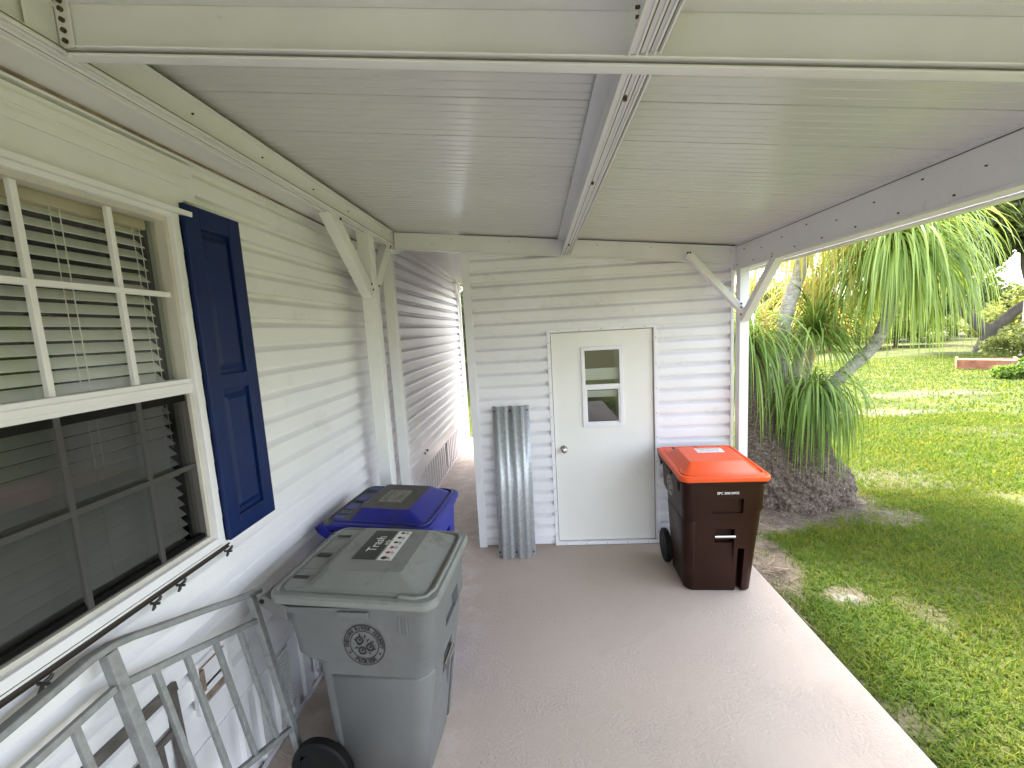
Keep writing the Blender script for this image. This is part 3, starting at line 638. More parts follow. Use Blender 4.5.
for z in (.045, T-.045):
    for px in (-.157, -.008, .150): yo = .175*z/T; ky.tube([(px, yo-.001, z), (px, yo-.006, z)], .008, 10)
build_each(ky, 'keyhole', INK, pl)

# ================================================================ WHEELED BINS
def section_body():
    secs = [(.0, .238, -.205, .18, .06), (.012, .248, -.215, .19, .065), (.30, .262, -.258, .20, .07), (.60, .279, -.305, .21, .072), (.655, .281, -.310, .215, .072),
            (.668, .284, -.316, .27, .07), (.69, .289, -.326, .30, .068), (.885, .293, -.335, .325, .07), (.888, .306, -.350, .338, .07), (.915, .308, -.352, .34, .07)]
    return secs
def make_bin(name, label, cat, loc, rz, mbody, mlid, mtop=None, group=None):
    t = thing(name, label, cat, loc, rz, group)
    mb = MB(); mb.loft([rr(hw, yf, yb, r, z, 8) for z, hw, yf, yb, r in section_body()])
    body = mb.build('body', mbody, t)
    cuts = []
    def cut(x0, x1, y0, y1, z0, z1, sl=0):
        c = MB(); c.box(x0, x1, y0, y1, z0, z1); cuts.append(c.build('cutter', mbody))
    # front grab recesses
    cut(-.085, .13, -.40, -.295, .66, .775)
    cut(-.055, .085, -.40, -.235, .42, .535)
    cut(-.052, .088, -.40, -.25, .04, .419)
    cut(.118, .165, -.40, -.15, -.01, .37)
    for c in cuts: c.parent = t
    bpy.context.view_layer.update()
    carve(body, cuts)
    q = body.modifiers.new('bevel', 'BEVEL'); q.width = .006; q.segments = 2; q.limit_method = 'ANGLE'; q.angle_limit = R(40)
    body.data.polygons.foreach_set('use_smooth', [True]*len(body.data.polygons)); body.data.set_sharp_from_angle(angle=R(40))
    # wrap-round lower flare at the front-left corner and side gussets
    g = MB()
    g.add([(-.246, -.05, .60), (-.246, .06, .60), (-.226, .06, .05), (-.222, -.05, .05), (-.258, -.05, .60), (-.258, .05, .60), (-.234, .05, .06), (-.230, -.04, .06)], [(0, 1, 2, 3), (4, 7, 6, 5), (0, 4, 5, 1), (1, 5, 6, 2), (2, 6, 7, 3), (3, 7, 4, 0)])
    # curved wing
    wing = []
    for z, e in ((.02, .003), (.30, .007), (.585, .011), (.60, .002)):
        f_ = z/.655; hw = .248+(.278-.248)*f_; yf = -.215-(.093)*f_; yb = .19+.025*f_; r = .065+.008*f_
        P = rr(hw+e, yf-e, yb, r+e, z, 8); wing.append(P[9+4:27])
    b0 = len(g.v); n_ = len(wing[0])
    for W_ in wing: g.v += [tuple(p) for p in W_]
    for i in range(3):
        for k in range(n_-1): g.f.append((b0+i*n_+k, b0+i*n_+k+1, b0+(i+1)*n_+k+1, b0+(i+1)*n_+k)); g.m.append(0)
    g2 = MB(); g2.v = list(g.v[8:]); g2.f = [tuple(i-8 for i in f) for f in g.f[6:]]; g2.m = [0]*len(g2.f)
    # the wing wraps left side and the left end of the front face
    o = g2.build('side_wing', mbody, t, smooth=40)
    # drop part of wing over the recesses
    keep = [i for i, f in enumerate(g2.f) if True]
    bmm = bmesh.new(); bmm.from_mesh(o.data)
    dl = [f for f in bmm.faces if f.calc_center_median().x > -.075 or (f.calc_center_median().y > .03)]
    bmesh.ops.delete(bmm, geom=dl, context='FACES'); bmm.to_mesh(o.data); bmm.free()
    q = o.modifiers.new('s', 'SOLIDIFY'); q.thickness = .012; q.offset = -1
    # rim ledge latch, hinge arms, handle tube
    h = MB()
    for sx in (-1, 1):
        h.add([(sx*.275, .30, .84), (sx*.275, .30, .91), (sx*.275, .40, .955), (sx*.275, .43, .935), (sx*.275, .41, .905), (sx*.30, .30, .84), (sx*.30, .30, .91), (sx*.30, .40, .955), (sx*.30, .43, .935), (sx*.30, .41, .905)],
              [(0, 1, 2, 3, 4), (9, 8, 7, 6, 5), (0, 5, 6, 1), (1, 6, 7, 2), (2, 7, 8, 3), (3, 8, 9, 4), (4, 9, 5, 0)])
    h.tube([(-.275, .41, .93), (.275, .41, .93)], .016, 12)
    h.build('tipping_handle', mbody, t, bevel=.004)
    hh = MB(); hh.tube([(-.302, .405, .93), (-.299, .405, .93)], .011, 12); hh.tube([(.302, .405, .93), (.299, .405, .93)], .011, 12); build_each(hh, 'hinge_pin', BLACKP, t)
    tb = MB(); tb.box(-.320, -.30, -.08, .06, .880, .906); tb.box(.30, .320, -.08, .06, .880, .906)
    tb.box(-.30, -.293, -.235, -.225, .80, .885); tb.box(-.30, -.293, -.205, -.195, .80, .885)
    build_each(tb, 'rim_tab', mbody, t, bevel=.004)
    mb = MB(); mb.tube([(-.058, -.292, .475), (.088, -.292, .475)], .011, 10); mb.build('grab_bar', CHROME, t, smooth=40)
    # wheels
    for sx in (-1, 1):
        wb_ = MB(); wb_.tube([(sx*.250, .235, .14), (sx*.256, .235, .14), (sx*.264, .235, .14), (sx*.296, .235, .14), (sx*.304, .235, .14), (sx*.305, .235, .14), (sx*.296, .235, .14)], [.10, .130, .14, .14, .130, .098, .09], 36)
        wo_ = wb_.build('wheel', BLACK, t, smooth=35)
        hb_ = MB(); hb_.tube([(sx*.294, .235, .14), (sx*.299, .235, .14), (sx*.300, .235, .14), (sx*.308, .235, .14)], [.088, .08, .03, .026], 24); o = hb_.build('hub', BLACKP, smooth=35); o.parent = wo_
    ax = MB(); ax.tube([(-.25, .235, .14), (.25, .235, .14)], .012, 10); ax.build('axle', GALV, t)
    ft = MB(); ft.box(-.16, -.10, -.17, .09, -.0, .012); 
    # lid
    tilt = .03
    def sh(P): return [Vector((p.x, p.y, p.z+.006+tilt*(p.y+.34))) for p in P]
    L = MB()
    S_ = [rr(.314, -.358, .372, .06, .905, 8), rr(.320, -.364, .378, .065, .914, 8), rr(.320, -.364, .378, .065, .934, 8), rr(.312, -.356, .370, .06, .943, 8), rr(.296, -.335, .355, .05, .946, 8),
          rr(.292, -.328, .35, .05, .939, 8), rr(.276, -.308, .335, .04, .939, 8), rr(.270, -.300, .33, .04, .947, 8), rr(.262, -.288, .225, .035, .950, 8), rr(.205, -.190, .165, .022, .996, 8), rr(.199, -.183, .158, .02, .999, 8)]
    S_ = [sh(p) for p in S_]
    L.loft(S_[:9], cap0=True, cap1=False); L.loft([S_[7], S_[8]], cap0=False, cap1=False, mi=1) if False else None
    L.loft(S_[8:], cap0=False, cap1=False); b0 = len(L.v); L.v += [tuple(p) for p in S_[-1]]; L.f.append(tuple(range(b0, len(L.v)))); L.m.append(1)
    L.m = [1 if (m_ == 0 and sum(L.v[i][1] for i in f)/len(f) > .12 and min(L.v[i][2] for i in f) > .955) else m_ for f, m_ in zip(L.f, L.m)]
    lid = L.build('lid', [mlid, mtop or mlid], t, smooth=32)
    # hinge ribs with slots
    rb = MB()
    for x in (-.21, -.07, .07, .21): rb.box(x-.05, x+.05, .24, .33, .965, .992)
    rb.v = [(x, y, z+tilt*(y+.34)-.035) for x, y, z in rb.v]
    build_each(rb, 'hinge_rib', mlid, lid, bevel=.006)
    sl_ = MB()
    for x in (-.19, 0, .19): sl_.box(x-.011, x+.011, .255, .325, .9565, .959)
    sl_.v = [(x, y, z+tilt*(y+.34)) for x, y, z in sl_.v]
    build_each(sl_, 'rib_slot', SLOT, lid)
    # lip handle along the front edge
    lh = MB(); pts = []
    for a in (-.27, -.2, .2, .27): pass
    P = [(-.283, -.20), (-.288, -.27), (-.27, -.315), (-.22, -.332), (0, -.335), (.22, -.332), (.27, -.315), (.288, -.27), (.283, -.20)]
    lh.tube([(x, y, .95+tilt*(y+.34)) for x, y in P], .0105, 8); o = lh.build('lid_lip', mlid, smooth=50); o.parent = lid
    return t, body, lid, tilt
def top_z(y, tilt): return 1.005+tilt*(y+.34)
def flat_on_lid(mb, name, m, lid, cx, cy, rot, tilt, h=.0015):
    """rot: angle of local x on the lid top"""
    sn = math.atan(tilt); X = Vector((math.cos(rot), math.sin(rot)*math.cos(sn), math.sin(rot)*math.sin(sn))); N = Vector((0, -math.sin(sn), math.cos(sn))); Y = N.cross(X)
    o = mb.build(name, m); place(o, Vector((cx, cy, top_z(cy, tilt)))+N*h, (X, Y, N), lid); return o

GA = R(86)
tg, bg_, lg, tl = make_bin('wheeled_bin', 'grey wheeled bin with a black seal on its side, nearest the camera', 'bin', (-.80, 1.915, 0), GA, GREYP, GREYL)
tbn, bb, lb, _ = make_bin('wheeled_bin', 'blue wheeled bin with a grimy brown-stained lid behind the grey bin', 'bin', (-.94, 2.575, 0), R(84), BLUEB, BLUEL, GRIME)
to, bo_, lo, _ = make_bin('wheeled_bin', 'dark brown wheeled bin with a bright orange lid beside the shed door', 'bin', (1.292, 3.35, 0), R(-2), BROWNB, ORANGE)
for t_ in (tg, tbn, to): t_['group'] = 'wheeled rubbish bins under the carport'
# brown bin is a little narrower in the picture
to.scale = (.98, 1, 1.0)
tg.scale = (1, 1, 1.035); tbn.scale = (.97, .90, 1.035)
# grey bin: seal on the -x side (faces the camera)
# seal: on side -x; local x axis of seal points towards -y... (front) seen from -x side: right = front(-y)
o = seal_mb(.092).build('county_seal', INK); nx = Vector((-1, 0, -.025)).normalized(); X = Vector((0, -1, 0)); Y = nx.cross(X)
place(o, (-.2945, -.035, .748), (X, Y, nx), tg)
# lid decal
def rect(w, h, z=0): m_ = MB(); m_.add([(-w/2, -h/2, z), (w/2, -h/2, z), (w/2, h/2, z), (-w/2, h/2, z)], [(0, 1, 2, 3)]); return m_
flat_on_lid(rect(.28, .115), 'decal', DECALD, lg, .03, .035, 0, tl, .001)
flat_on_lid(rect(.28, .07), 'decal', WHT, lg, .03, -.066, 0, tl, .001)
v, f = text_geo('Trash', .065); m_ = MB(); m_.add(v, f); flat_on_lid(m_, 'decal_text', WHT, lg, .035, .03, 0, tl, .002)
v, f = text_geo('only', .03); m_ = MB(); m_.add(v, f); flat_on_lid(m_, 'decal_text', WHT, lg, .05, -.015, 0, tl, .002)
m_ = MB()
for k in range(6): disc2d(m_, .011 if k else .014, -.12+k*.048, 0, n=12, mi=(0, 1, 1, 0, 0, 0)[k])
for k in range(6):
    for j in range(3): m_.add([(-.132+k*.048, -.017-j*.006, 0), (-.105+k*.048-.006*j, -.017-j*.006, 0), (-.105+k*.048-.006*j, -.0145-j*.006, 0), (-.132+k*.048, -.0145-j*.006, 0)], [(0, 1, 2, 3)])
for q_ in (0,): flat_on_lid(m_, 'decal_icons', [INK, RED], lg, .03, -.058, 0, tl, .002)
# blue bin worn sticker
flat_on_lid(rect(.20, .17), 'worn_sticker', DECALG, lb, .0, -.0, 0, tl, .001)
v, f = text_geo('RECYCLE', .04); m_ = MB(); m_.add(v, f); flat_on_lid(m_, 'sticker_text', GRIME, lb, .0, .045, 0, tl, .002)
v, f = text_geo('ONLY', .04); m_ = MB(); m_.add(v, f); flat_on_lid(m_, 'sticker_text', GRIME, lb, .0, -.04, 0, tl, .002)
flat_on_lid(rect(.08, .03), 'worn_sticker', WHT, lb, -.02, .135, 0, tl, -.001)
# brown bin: lid sticker, seal, number
flat_on_lid(rect(.21, .11), 'lid_sticker', WHT, lo, .03, .07, 0, tl, .001)
for k, (tx, sz) in enumerate((('GARBAGE ONLY', .026), ('NO HOT ASHES', .02), ('NO HAZARDOUS WASTE', .016))):
    v, f = text_geo(tx, sz); m_ = MB(); m_.add(v, f); flat_on_lid(m_, 'sticker_text', DECALG, lo, .03, .105-.03*k, 0, tl, .002)
sealw = mat('seal_worn_white', (.6, .57, .55), .6)
m_ = seal_mb(.082); o = m_.build('county_seal', sealw); place(o, (-.2945, .03, .755), (X, Y, nx), to)
v, f = text_geo('SPC 50010905', .026); m_ = MB(); m_.add(v, f); o = m_.build('serial_number', WHT); place(o, (.02, -.3345, .82), (Vector((1, 0, 0)), Vector((0, -.05, 1)).normalized(), Vector((0, -1, -.05)).normalized()), to)

# ================================================================ RAILINGS leaning on the house wall
def lean(y, z, s=.17, a=-1.37): return Vector((a+s*(1.2-z), y, z))
rl = thing('metal_railing', 'grey aluminium stair railing with a curved handrail leaning on the house wall', 'railing', (-1.25, 1.3, 0))
def rp(o): o.parent = rl; o.location = (1.25, -1.3, 0); return o
def ribbon_bar(pts, w, h):
    mb = MB(); pts = [Vector(p) for p in pts]; rings = []
    nrm = Vector((1, 0, .17)).normalized()
    for i, p in enumerate(pts):
        t = (pts[min(i+1, len(pts)-1)]-pts[max(i-1, 0)]).normalized(); u = nrm.cross(t).normalized(); s__ = t.cross(u)
        rings.append([p+s__*(a*w/2)+u*(b*h/2) for a, b in ((-1, -1), (1, -1), (1, 1), (-1, 1))])
    mb.loft(rings); return mb
hr = [lean(y, z) for y, z in ((.2, 1.12), (.6, 1.128), (.85, 1.138), (1.0, 1.15), (1.08, 1.158), (1.15, 1.152), (1.21, 1.135), (1.28, 1.108), (1.46, 1.045), (1.62, .985), (1.765, .935))]
rp(ribbon_bar(hr, .046, .022).build('handrail', RAILM, bevel=.006))
rp(ribbon_bar([lean(1.15, 1.022), lean(1.30, .972), lean(1.50, .902), lean(1.70, .832)], .026, .022).build('top_rail', RAILM, bevel=.003))
rp(ribbon_bar([lean(.2, .99), lean(1.12, 1.03)], .022, .022).build('top_rail', RAILM, bevel=.003))
rp(ribbon_bar([lean(1.15, .515), lean(1.72, .285)], .026, .022).build('bottom_rail', RAILM, bevel=.003))
rp(ribbon_bar([lean(.2, .52), lean(1.13, .52)], .022, .022).build('bottom_rail', RAILM, bevel=.003))
rp(ribbon_bar([lean(1.135, 1.14), lean(1.155, .01)], .036, .034).build('newel_post', RAILM, bevel=.003))
rp(ribbon_bar([lean(1.715, .945), lean(1.715, .01)], .03, .03).build('newel_post', RAILM, bevel=.003))
for y, zt, zb2 in ((1.245, .99, .47), (1.36, .95, .43), (1.485, .90, .38), (1.605, .86, .33)): rp(ribbon_bar([lean(y, zt), lean(y+.012, zb2)], .017, .019).build('picket', RAILM, bevel=.002))
for y in (1.0, .88, .76): rp(ribbon_bar([lean(y, 1.02), lean(y+.012, .52)], .017, .019).build('picket', RAILM, bevel=.002))
r2_ = thing('metal_railing', 'second railing of dark flat bars hidden behind the grey stair railing', 'railing', (-1.39, 1.1, 0))
def rq(o): o.parent = r2_; o.location = (1.39, -1.1, 0); return o
DK = mat('bronze_rail', (.13, .115, .105), .5, metal=.3, var=.2, vscale=20)
def l2(y, z): return Vector((-1.415+.06*(1-z), y, z))
rq(ribbon_bar([l2(.3, .835), l2(1.37, .815)], .03, .035).build('top_rail', DK, bevel=.002)); rq(ribbon_bar([l2(.3, .69), l2(1.33, .665)], .02, .02).build('middle_rail', DK, bevel=.002))
rq(ribbon_bar([l2(1.35, .83), l2(1.335, .01)], .03, .03).build('end_post', DK, bevel=.002)); rq(ribbon_bar([l2(1.27, .66), l2(1.265, .02)], .018, .018).build('picket', DK))
rq(ribbon_bar([l2(1.05, .82), l2(1.05, .02)], .02, .02).build('picket', DK))
# ================================================================ PONYTAIL PALM
PLEAF = leaf_mat('palm_leaf', (.16, .25, .05), (.38, .48, .14), .42, .35)
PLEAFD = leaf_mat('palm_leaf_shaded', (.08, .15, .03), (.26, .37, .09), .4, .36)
PLEAFY = leaf_mat('palm_leaf_backlit', (.30, .40, .07), (.55, .38, .16), .6, .5)  # yellow glow of backlit leaves put into the leaf colour
pp = thing('ponytail_palm', 'multi-headed ponytail palm with a swollen dark base beside the brown and orange bin', 'palm', (2.95, 5.1, GZ))
def ppar(o): o.parent = pp; o.location = (-2.95, -5.1, -GZ); return o
m_ = MB()
m_.tube([(2.93, 5.1, -.25), (2.93, 5.1, 0), (2.93, 5.1, .16), (2.92, 5.1, .32), (2.92, 5.12, .48), (2.9, 5.12, .6)], [.47, .50, .47, .39, .27, .12], 24)
m_.tube([(2.62, 5.1, -.2), (2.6, 5.1, .1), (2.58, 5.1, .45), (2.56, 5.1, .75), (2.53, 5.1, 1.05), (2.50, 5.05, 1.35), (2.44, 5.0, 1.8)], [.34, .36, .29, .19, .145, .12, .085], 16)
m_.tube([(3.24, 5.05, -.2), (3.24, 5.05, .1), (3.22, 5.06, .3), (3.18, 5.1, .48)], [.32, .33, .24, .11], 16)
m_.tube([(2.95, 4.98, -.1), (2.95, 4.95, .2), (2.93, 4.95, .55), (2.9, 4.95, .85), (2.88, 4.93, 1.1)], [.34, .34, .2, .12, .10], 16)
m_.tube([(3.1, 5.1, .1), (3.16, 5.08, .5), (3.14, 5.05, .85), (3.15, 5.0, 1.12)], [.3, .19, .11, .08], 14)
cd = m_.build('swollen_base', CAUD)
q = cd.modifiers.new('r', 'REMESH'); q.mode = 'VOXEL'; q.voxel_size = .016
q = cd.modifiers.new('s', 'SMOOTH'); q.iterations = 10
bpy.context.view_layer.update(); apply_mods(cd)
for v in cd.data.vertices:
    c = v.co; k = noise.noise(c*7)*.025+noise.noise(c*16)*.02+noise.noise(Vector((c.x*38, c.y*38, c.z*16)))*.03-.015
    d = Vector((c.x-2.93, c.y-5.1, 0)); v.co = c+(d.normalized() if d.length > .01 else d)*k*(1 if c.z < .9 else .4)
cd.data.materials.clear(); cd.data.materials.append(CAUD); cd.data.polygons.foreach_set('use_smooth', [True]*len(cd.data.polygons)); ppar(cd)
def stem(pts, rad):
    P = [Vector(p) for p in pts]; Q = []; RR = []
    for i in range(len(P)-1):
        p0 = P[max(i-1, 0)]; p1 = P[i]; p2 = P[i+1]; p3 = P[min(i+2, len(P)-1)]
        for k in range(6):
            t = k/6; Q.append(.5*((2*p1)+(-p0+p2)*t+(2*p0-5*p1+4*p2-p3)*t*t+(-p0+3*p1-3*p2+p3)*t**3)); RR.append((rad[i]*(1-t)+rad[i+1]*t)*(1+.05*math.sin(len(Q)*2.1)))
    Q.append(P[-1]); RR.append(rad[-1]); m = MB(); m.tube(Q, RR, 14); return ppar(m.build('trunk', BARK, smooth=60))
stem([(2.80, 5.1, .7), (2.76, 5.1, 1.1), (2.78, 5.1, 1.55), (2.86, 5.15, 2.1), (3.03, 5.2, 2.6), (3.12, 5.25, 3.1), (3.15, 5.3, 3.55)], [.1, .085, .078, .075, .07, .065, .06])
stem([(3.02, 5.0, .9), (3.16, 5.0, 1.12), (3.42, 5.0, 1.38), (3.72, 5.0, 1.68), (3.86, 5.0, 2.05), (3.88, 5.0, 2.4), (3.88, 5.0, 2.70)], [.075, .07, .065, .062, .06, .058, .055])
stem([(2.98, 5.3, .7), (3.1, 5.4, 1.3), (3.25, 5.45, 1.9)], [.08, .06, .05])
stem([(3.3, 5.6, .6), (3.45, 5.75, 1.3), (3.62, 5.8, 2.1)], [.07, .055, .05])
stem([(2.9, 4.93, 1.0), (2.95, 4.85, 1.3)], [.08, .07])
def crown(name, c, n, L, w, m, spread=1., up_=(.05, 1.3), g=2.2, sk=(0, 0), seed=1, Lv=.3):
    rg = np.random.default_rng(seed); V = []; Fc = []; ns = 9
    for i in range(n):
        az = rg.uniform(0, 2*math.pi); el = rg.uniform(*up_)
        l = L*rg.uniform(1-Lv, 1.12); ww = w*rg.uniform(.7, 1.15)
        d = np.array([math.cos(az)*math.cos(el)*spread+sk[0], math.sin(az)*math.cos(el)*spread+sk[1], math.sin(el)]); d /= np.linalg.norm(d)
        p = np.array(c)+rg.normal(0, .03, 3)+d*.03; st_ = l/ns; gg = g*rg.uniform(.75, 1.3); b = len(V)
        side = np.cross(d, [0, 0, 1]); side /= (np.linalg.norm(side)+1e-6); tw = rg.normal(0, .5); fl = rg.normal(0, .25, 2)
        for k in range(ns+1):
            t = k/ns; wd = ww*(.55+.9*min(t*3, 1)*.5)*(1-t**2.2)+.001
            nrm = np.cross(side, d); s2 = side*math.cos(tw*t)+nrm*math.sin(tw*t)
            V.append(p-s2*wd/2); V.append(p+s2*wd/2)
            d = d+np.array([fl[0]*.06, fl[1]*.06, -gg*st_*(.6+1.0*t)]); d /= np.linalg.norm(d); p = p+d*st_
            if p[2] < GZ+.03: p[2] = GZ+.03
            side = side-d*side.dot(d); side /= (np.linalg.norm(side)+1e-6)
        for k in range(ns): Fc.append((b+2*k, b+2*k+1, b+2*k+3, b+2*k+2))
    o = np_mesh(name, V, Fc, [m], smooth=True); return ppar(o)
crown('leaf_head', (3.88, 5.0, 2.72), 800, 1.3, .021, PLEAF, .85, (-.1, 1.45), 3.0, seed=2)
crown('leaf_head', (3.93, 5.0, 2.6), 150, 1.25, .024, PLEAF, .7, (-.3, .5), 3.6, seed=12)
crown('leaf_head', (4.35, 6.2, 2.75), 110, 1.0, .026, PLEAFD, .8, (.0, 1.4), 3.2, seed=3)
crown('leaf_head', (3.15, 5.5, 3.6), 480, 1.75, .024, PLEAFY, 1, (-.4, 1.3), 2.6, seed=4)
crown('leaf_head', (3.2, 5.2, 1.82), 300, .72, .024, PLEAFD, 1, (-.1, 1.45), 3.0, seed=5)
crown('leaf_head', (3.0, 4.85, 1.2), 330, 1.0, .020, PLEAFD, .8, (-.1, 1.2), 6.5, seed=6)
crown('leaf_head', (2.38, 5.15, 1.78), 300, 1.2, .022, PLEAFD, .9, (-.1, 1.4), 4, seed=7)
crown('leaf_head', (2.75, 5.9, 2.0), 160, 1.0, .020, PLEAFY, 1, (-.1, 1.5), 2.8, seed=8)
crown('leaf_head', (3.62, 5.8, 2.2), 180, 1.2, .022, PLEAFY, 1, (-.1, 1.4), 2.6, seed=9)

# ================================================================ GRASS
GR = leaf_mat('grass_blades', (.055, .115, .014), (.20, .22, .034), .4, .8, .08, True)
GRD = leaf_mat('straw_blades', (.14, .10, .06), (.28, .22, .15), .2, .7)
def blades(name, pts, h, w, mats, lean_=.6, rg=RNG):
    n = len(pts); az = rg.uniform(0, 2*np.pi, n); la = rg.uniform(.15, lean_, n); hh = h*rg.uniform(.55, 1.3, n); ww = w*rg.uniform(.7, 1.3, n)
    dx, dy = np.cos(az), np.sin(az); sx, sy = -dy, dx
    V = np.zeros((n, 5, 3), np.float32)
    base = pts
    for j, (t, wf_) in enumerate(((0, 1), (.6, .8), (1, 0))):
        px = base[:, 0]+dx*la*hh*t**1.5*1.3; py = base[:, 1]+dy*la*hh*t**1.5*1.3; pz = base[:, 2]+hh*t*(1-.35*la*t)
        if j < 2:
            V[:, 2*j, 0] = px-sx*ww*wf_/2; V[:, 2*j, 1] = py-sy*ww*wf_/2; V[:, 2*j, 2] = pz
            V[:, 2*j+1, 0] = px+sx*ww*wf_/2; V[:, 2*j+1, 1] = py+sy*ww*wf_/2; V[:, 2*j+1, 2] = pz
        else: V[:, 4, 0] = px; V[:, 4, 1] = py; V[:, 4, 2] = pz
    I = np.arange(n)[:, None]*5
    Fc = np.concatenate([I+[0, 1, 3], I+[0, 3, 2], I+[2, 3, 4]])
    return np_mesh(name, V.reshape(-1, 3), Fc, mats)
def scatter(n, x0, x1, y0, y1, inv=False, keep=1.):
    P = []
    X = RNG.uniform(x0, x1, n); Yy = RNG.uniform(y0, y1, n); U = RNG.uniform(0, 1, n)
    for x, y, u in zip(X, Yy, U):
        b = patch(x, y)
        if (u < (b*keep if inv else (1-b)**1.5)): P.append((x, y, gheight(x, y)-.004))
    return np.array(P)
A = blades('g', scatter(90000, 1.74, 5.0, 1.0, 5.2), .048, .0062, [GR], 1.1)
B = blades('g', scatter(70000, 2.0, 9.0, 5.0, 9.0), .055, .009, [GR], 1.0)
C_ = blades('g', scatter(60000, 5.0, 20, 2.5, 20.0), .07, .022, [GR], .9)
D_ = blades('g', scatter(16000, -3, 0, 8.7, 16), .07, .02, [GR], .9)
TALL = blades('g', scatter(9000, 1.71, 6.0, 1.0, 7.0), .085, .005, [GR], 1.3)
def join_np(name, objs, m):
    vs = []; fs = []; b = 0
    for o in objs:
        me = o.data; v = np.zeros(len(me.vertices)*3, np.float32); me.vertices.foreach_get('co', v); f = np.zeros(len(me.polygons)*3, np.int32); me.loops.foreach_get('vertex_index', f)
        vs.append(v.reshape(-1, 3)); fs.append(f.reshape(-1, 3)+b); b += len(me.vertices); bpy.data.objects.remove(o); bpy.data.meshes.remove(me)
    return np_mesh(name, np.concatenate(vs), np.concatenate(fs), [m])
gr = join_np('grass', [A, B, C_, D_, TALL], GR); tag(gr, 'short green lawn grass growing beside the concrete slab', 'grass', kind='stuff')
P = scatter(5200, 1.72, 4.4, 2.3, 5.6, True, .9)
P = np.concatenate([P, scatter(2600, 3, 13, 5, 13, True, .7)])
P[:, 2] += .004
st_ = blades('straw_litter', P, .09, .0045, [GRD], 1)
# lay the straw flat
me = st_.data; v = np.zeros(len(me.vertices)*3, np.float32); me.vertices.foreach_get('co', v); v = v.reshape(-1, 5, 3); b0 = v[:, :1, 2:3]; h_ = v[:, :, 2:3]-b0
ang = RNG.uniform(0, 2*np.pi, len(v)); v[:, :, 0] += np.cos(ang)[:, None]*h_[:, :, 0]*1.2; v[:, :, 1] += np.sin(ang)[:, None]*h_[:, :, 0]*1.2; v[:, :, 2:3] = b0+.008+h_*.12
me.vertices.foreach_set('co', v.reshape(-1)); me.update()
tag(st_, 'dry straw-coloured leaf litter on the bare soil round the palm', 'leaf litter', kind='stuff')
# flat stones / pale rock near the slab
rk = MB(); rg = np.random.default_rng(3)
def stone(cx, cy, r, h, sx=1.):
    m_ = MB(); n_ = 14; rings = []
    off = [1+.22*noise.noise(Vector((cx*3+math.cos(a), cy+math.sin(a), 0)))*1.5 for a in [2*math.pi*k/n_ for k in range(n_)]]
    for s_, z in ((1, -.03), (1.0, .3*h), (.85, .8*h), (.45, h)): rings.append([Vector((cx+r*sx*s_*off[k]*math.cos(2*math.pi*k/n_), cy+r*s_*off[k]*math.sin(2*math.pi*k/n_), GZ+z)) for k in range(n_)])
    m_.loft(rings); return m_
STX, STY = 2.24, 3.17
ROCK = mat('pale_limestone', (.15, .14, .12), .95, var=.3, vscale=12, bump=1, bscale=30, dirt=(.07, .06, .04), dscale=14, dlo=.45, dhi=.62)
tag(stone(STX, STY, .07, .006, 1.5).build('flat_stone', ROCK, smooth=60), 'pale flat stone sunk in the grass near the slab edge', 'stone')

# ================================================================ BACKGROUND TREES
def leaf_cloud(name, blobs, n, size, m, parent=None, off=(0, 0, 0), seed=1, flat=.7):
    rg = np.random.default_rng(seed); C = np.array([b[:3] for b in blobs], float); Rr = np.array([b[3] for b in blobs]); wts = Rr**2/sum(Rr**2)
    idx = rg.choice(len(blobs), n, p=wts); d = rg.normal(0, 1, (n, 3)); d /= np.linalg.norm(d, axis=1)[:, None]
    rad = Rr[idx]*rg.uniform(.25, 1.0, n)**.6; p = C[idx]+d*rad[:, None]*np.array([1, 1, flat])
    keep = np.array([noise.noise(Vector(q*1.1)) > -.28 for q in p]); p = p[keep]; n = len(p)
    a = rg.normal(0, 1, (n, 3)); a /= np.linalg.norm(a, axis=1)[:, None]; b = np.cross(a, rg.normal(0, 1, (n, 3))); b /= np.linalg.norm(b, axis=1)[:, None]
    s = (size*rg.uniform(.6, 1.3, n))[:, None]
    V = np.stack([p-a*s, p+b*s*.5, p+a*s, p-b*s*.5], 1).reshape(-1, 3); Fc = np.arange(n)[:, None]*4+np.array([0, 1, 2, 3])
    o = np_mesh(name, V, Fc, [m]); 
    if parent: o.parent = parent; o.location = tuple(-x for x in off)
    return o
OAKL = leaf_mat('oak_leaf', (.05, .075, .018), (.14, .17, .05), .3, .6)
LIME = leaf_mat('pale_shrub_leaf', (.12, .16, .04), (.24, .26, .08), .4, .6)
MIDG = leaf_mat('hedge_leaf', (.05, .1, .02), (.13, .18, .04), .4, .6)
def tree(name, label, cat, x, y, blobs, n, size, lm, limbs, seed, group=None):
    t = thing(name, label, cat, (x, y, GZ), 0, group)
    m_ = MB()
    for pts, rad in limbs: m_.tube([(x+a, y+b, c) for a, b, c in pts], rad, 10)
    o = m_.build('trunk', OAKB, smooth=60); o.parent = t; o.location = (-x, -y, -GZ)
    leaf_cloud('crown', [(x+a, y+b, c, r) for a, b, c, r in blobs], n, size, lm, t, (x, y, GZ), seed)
    return t
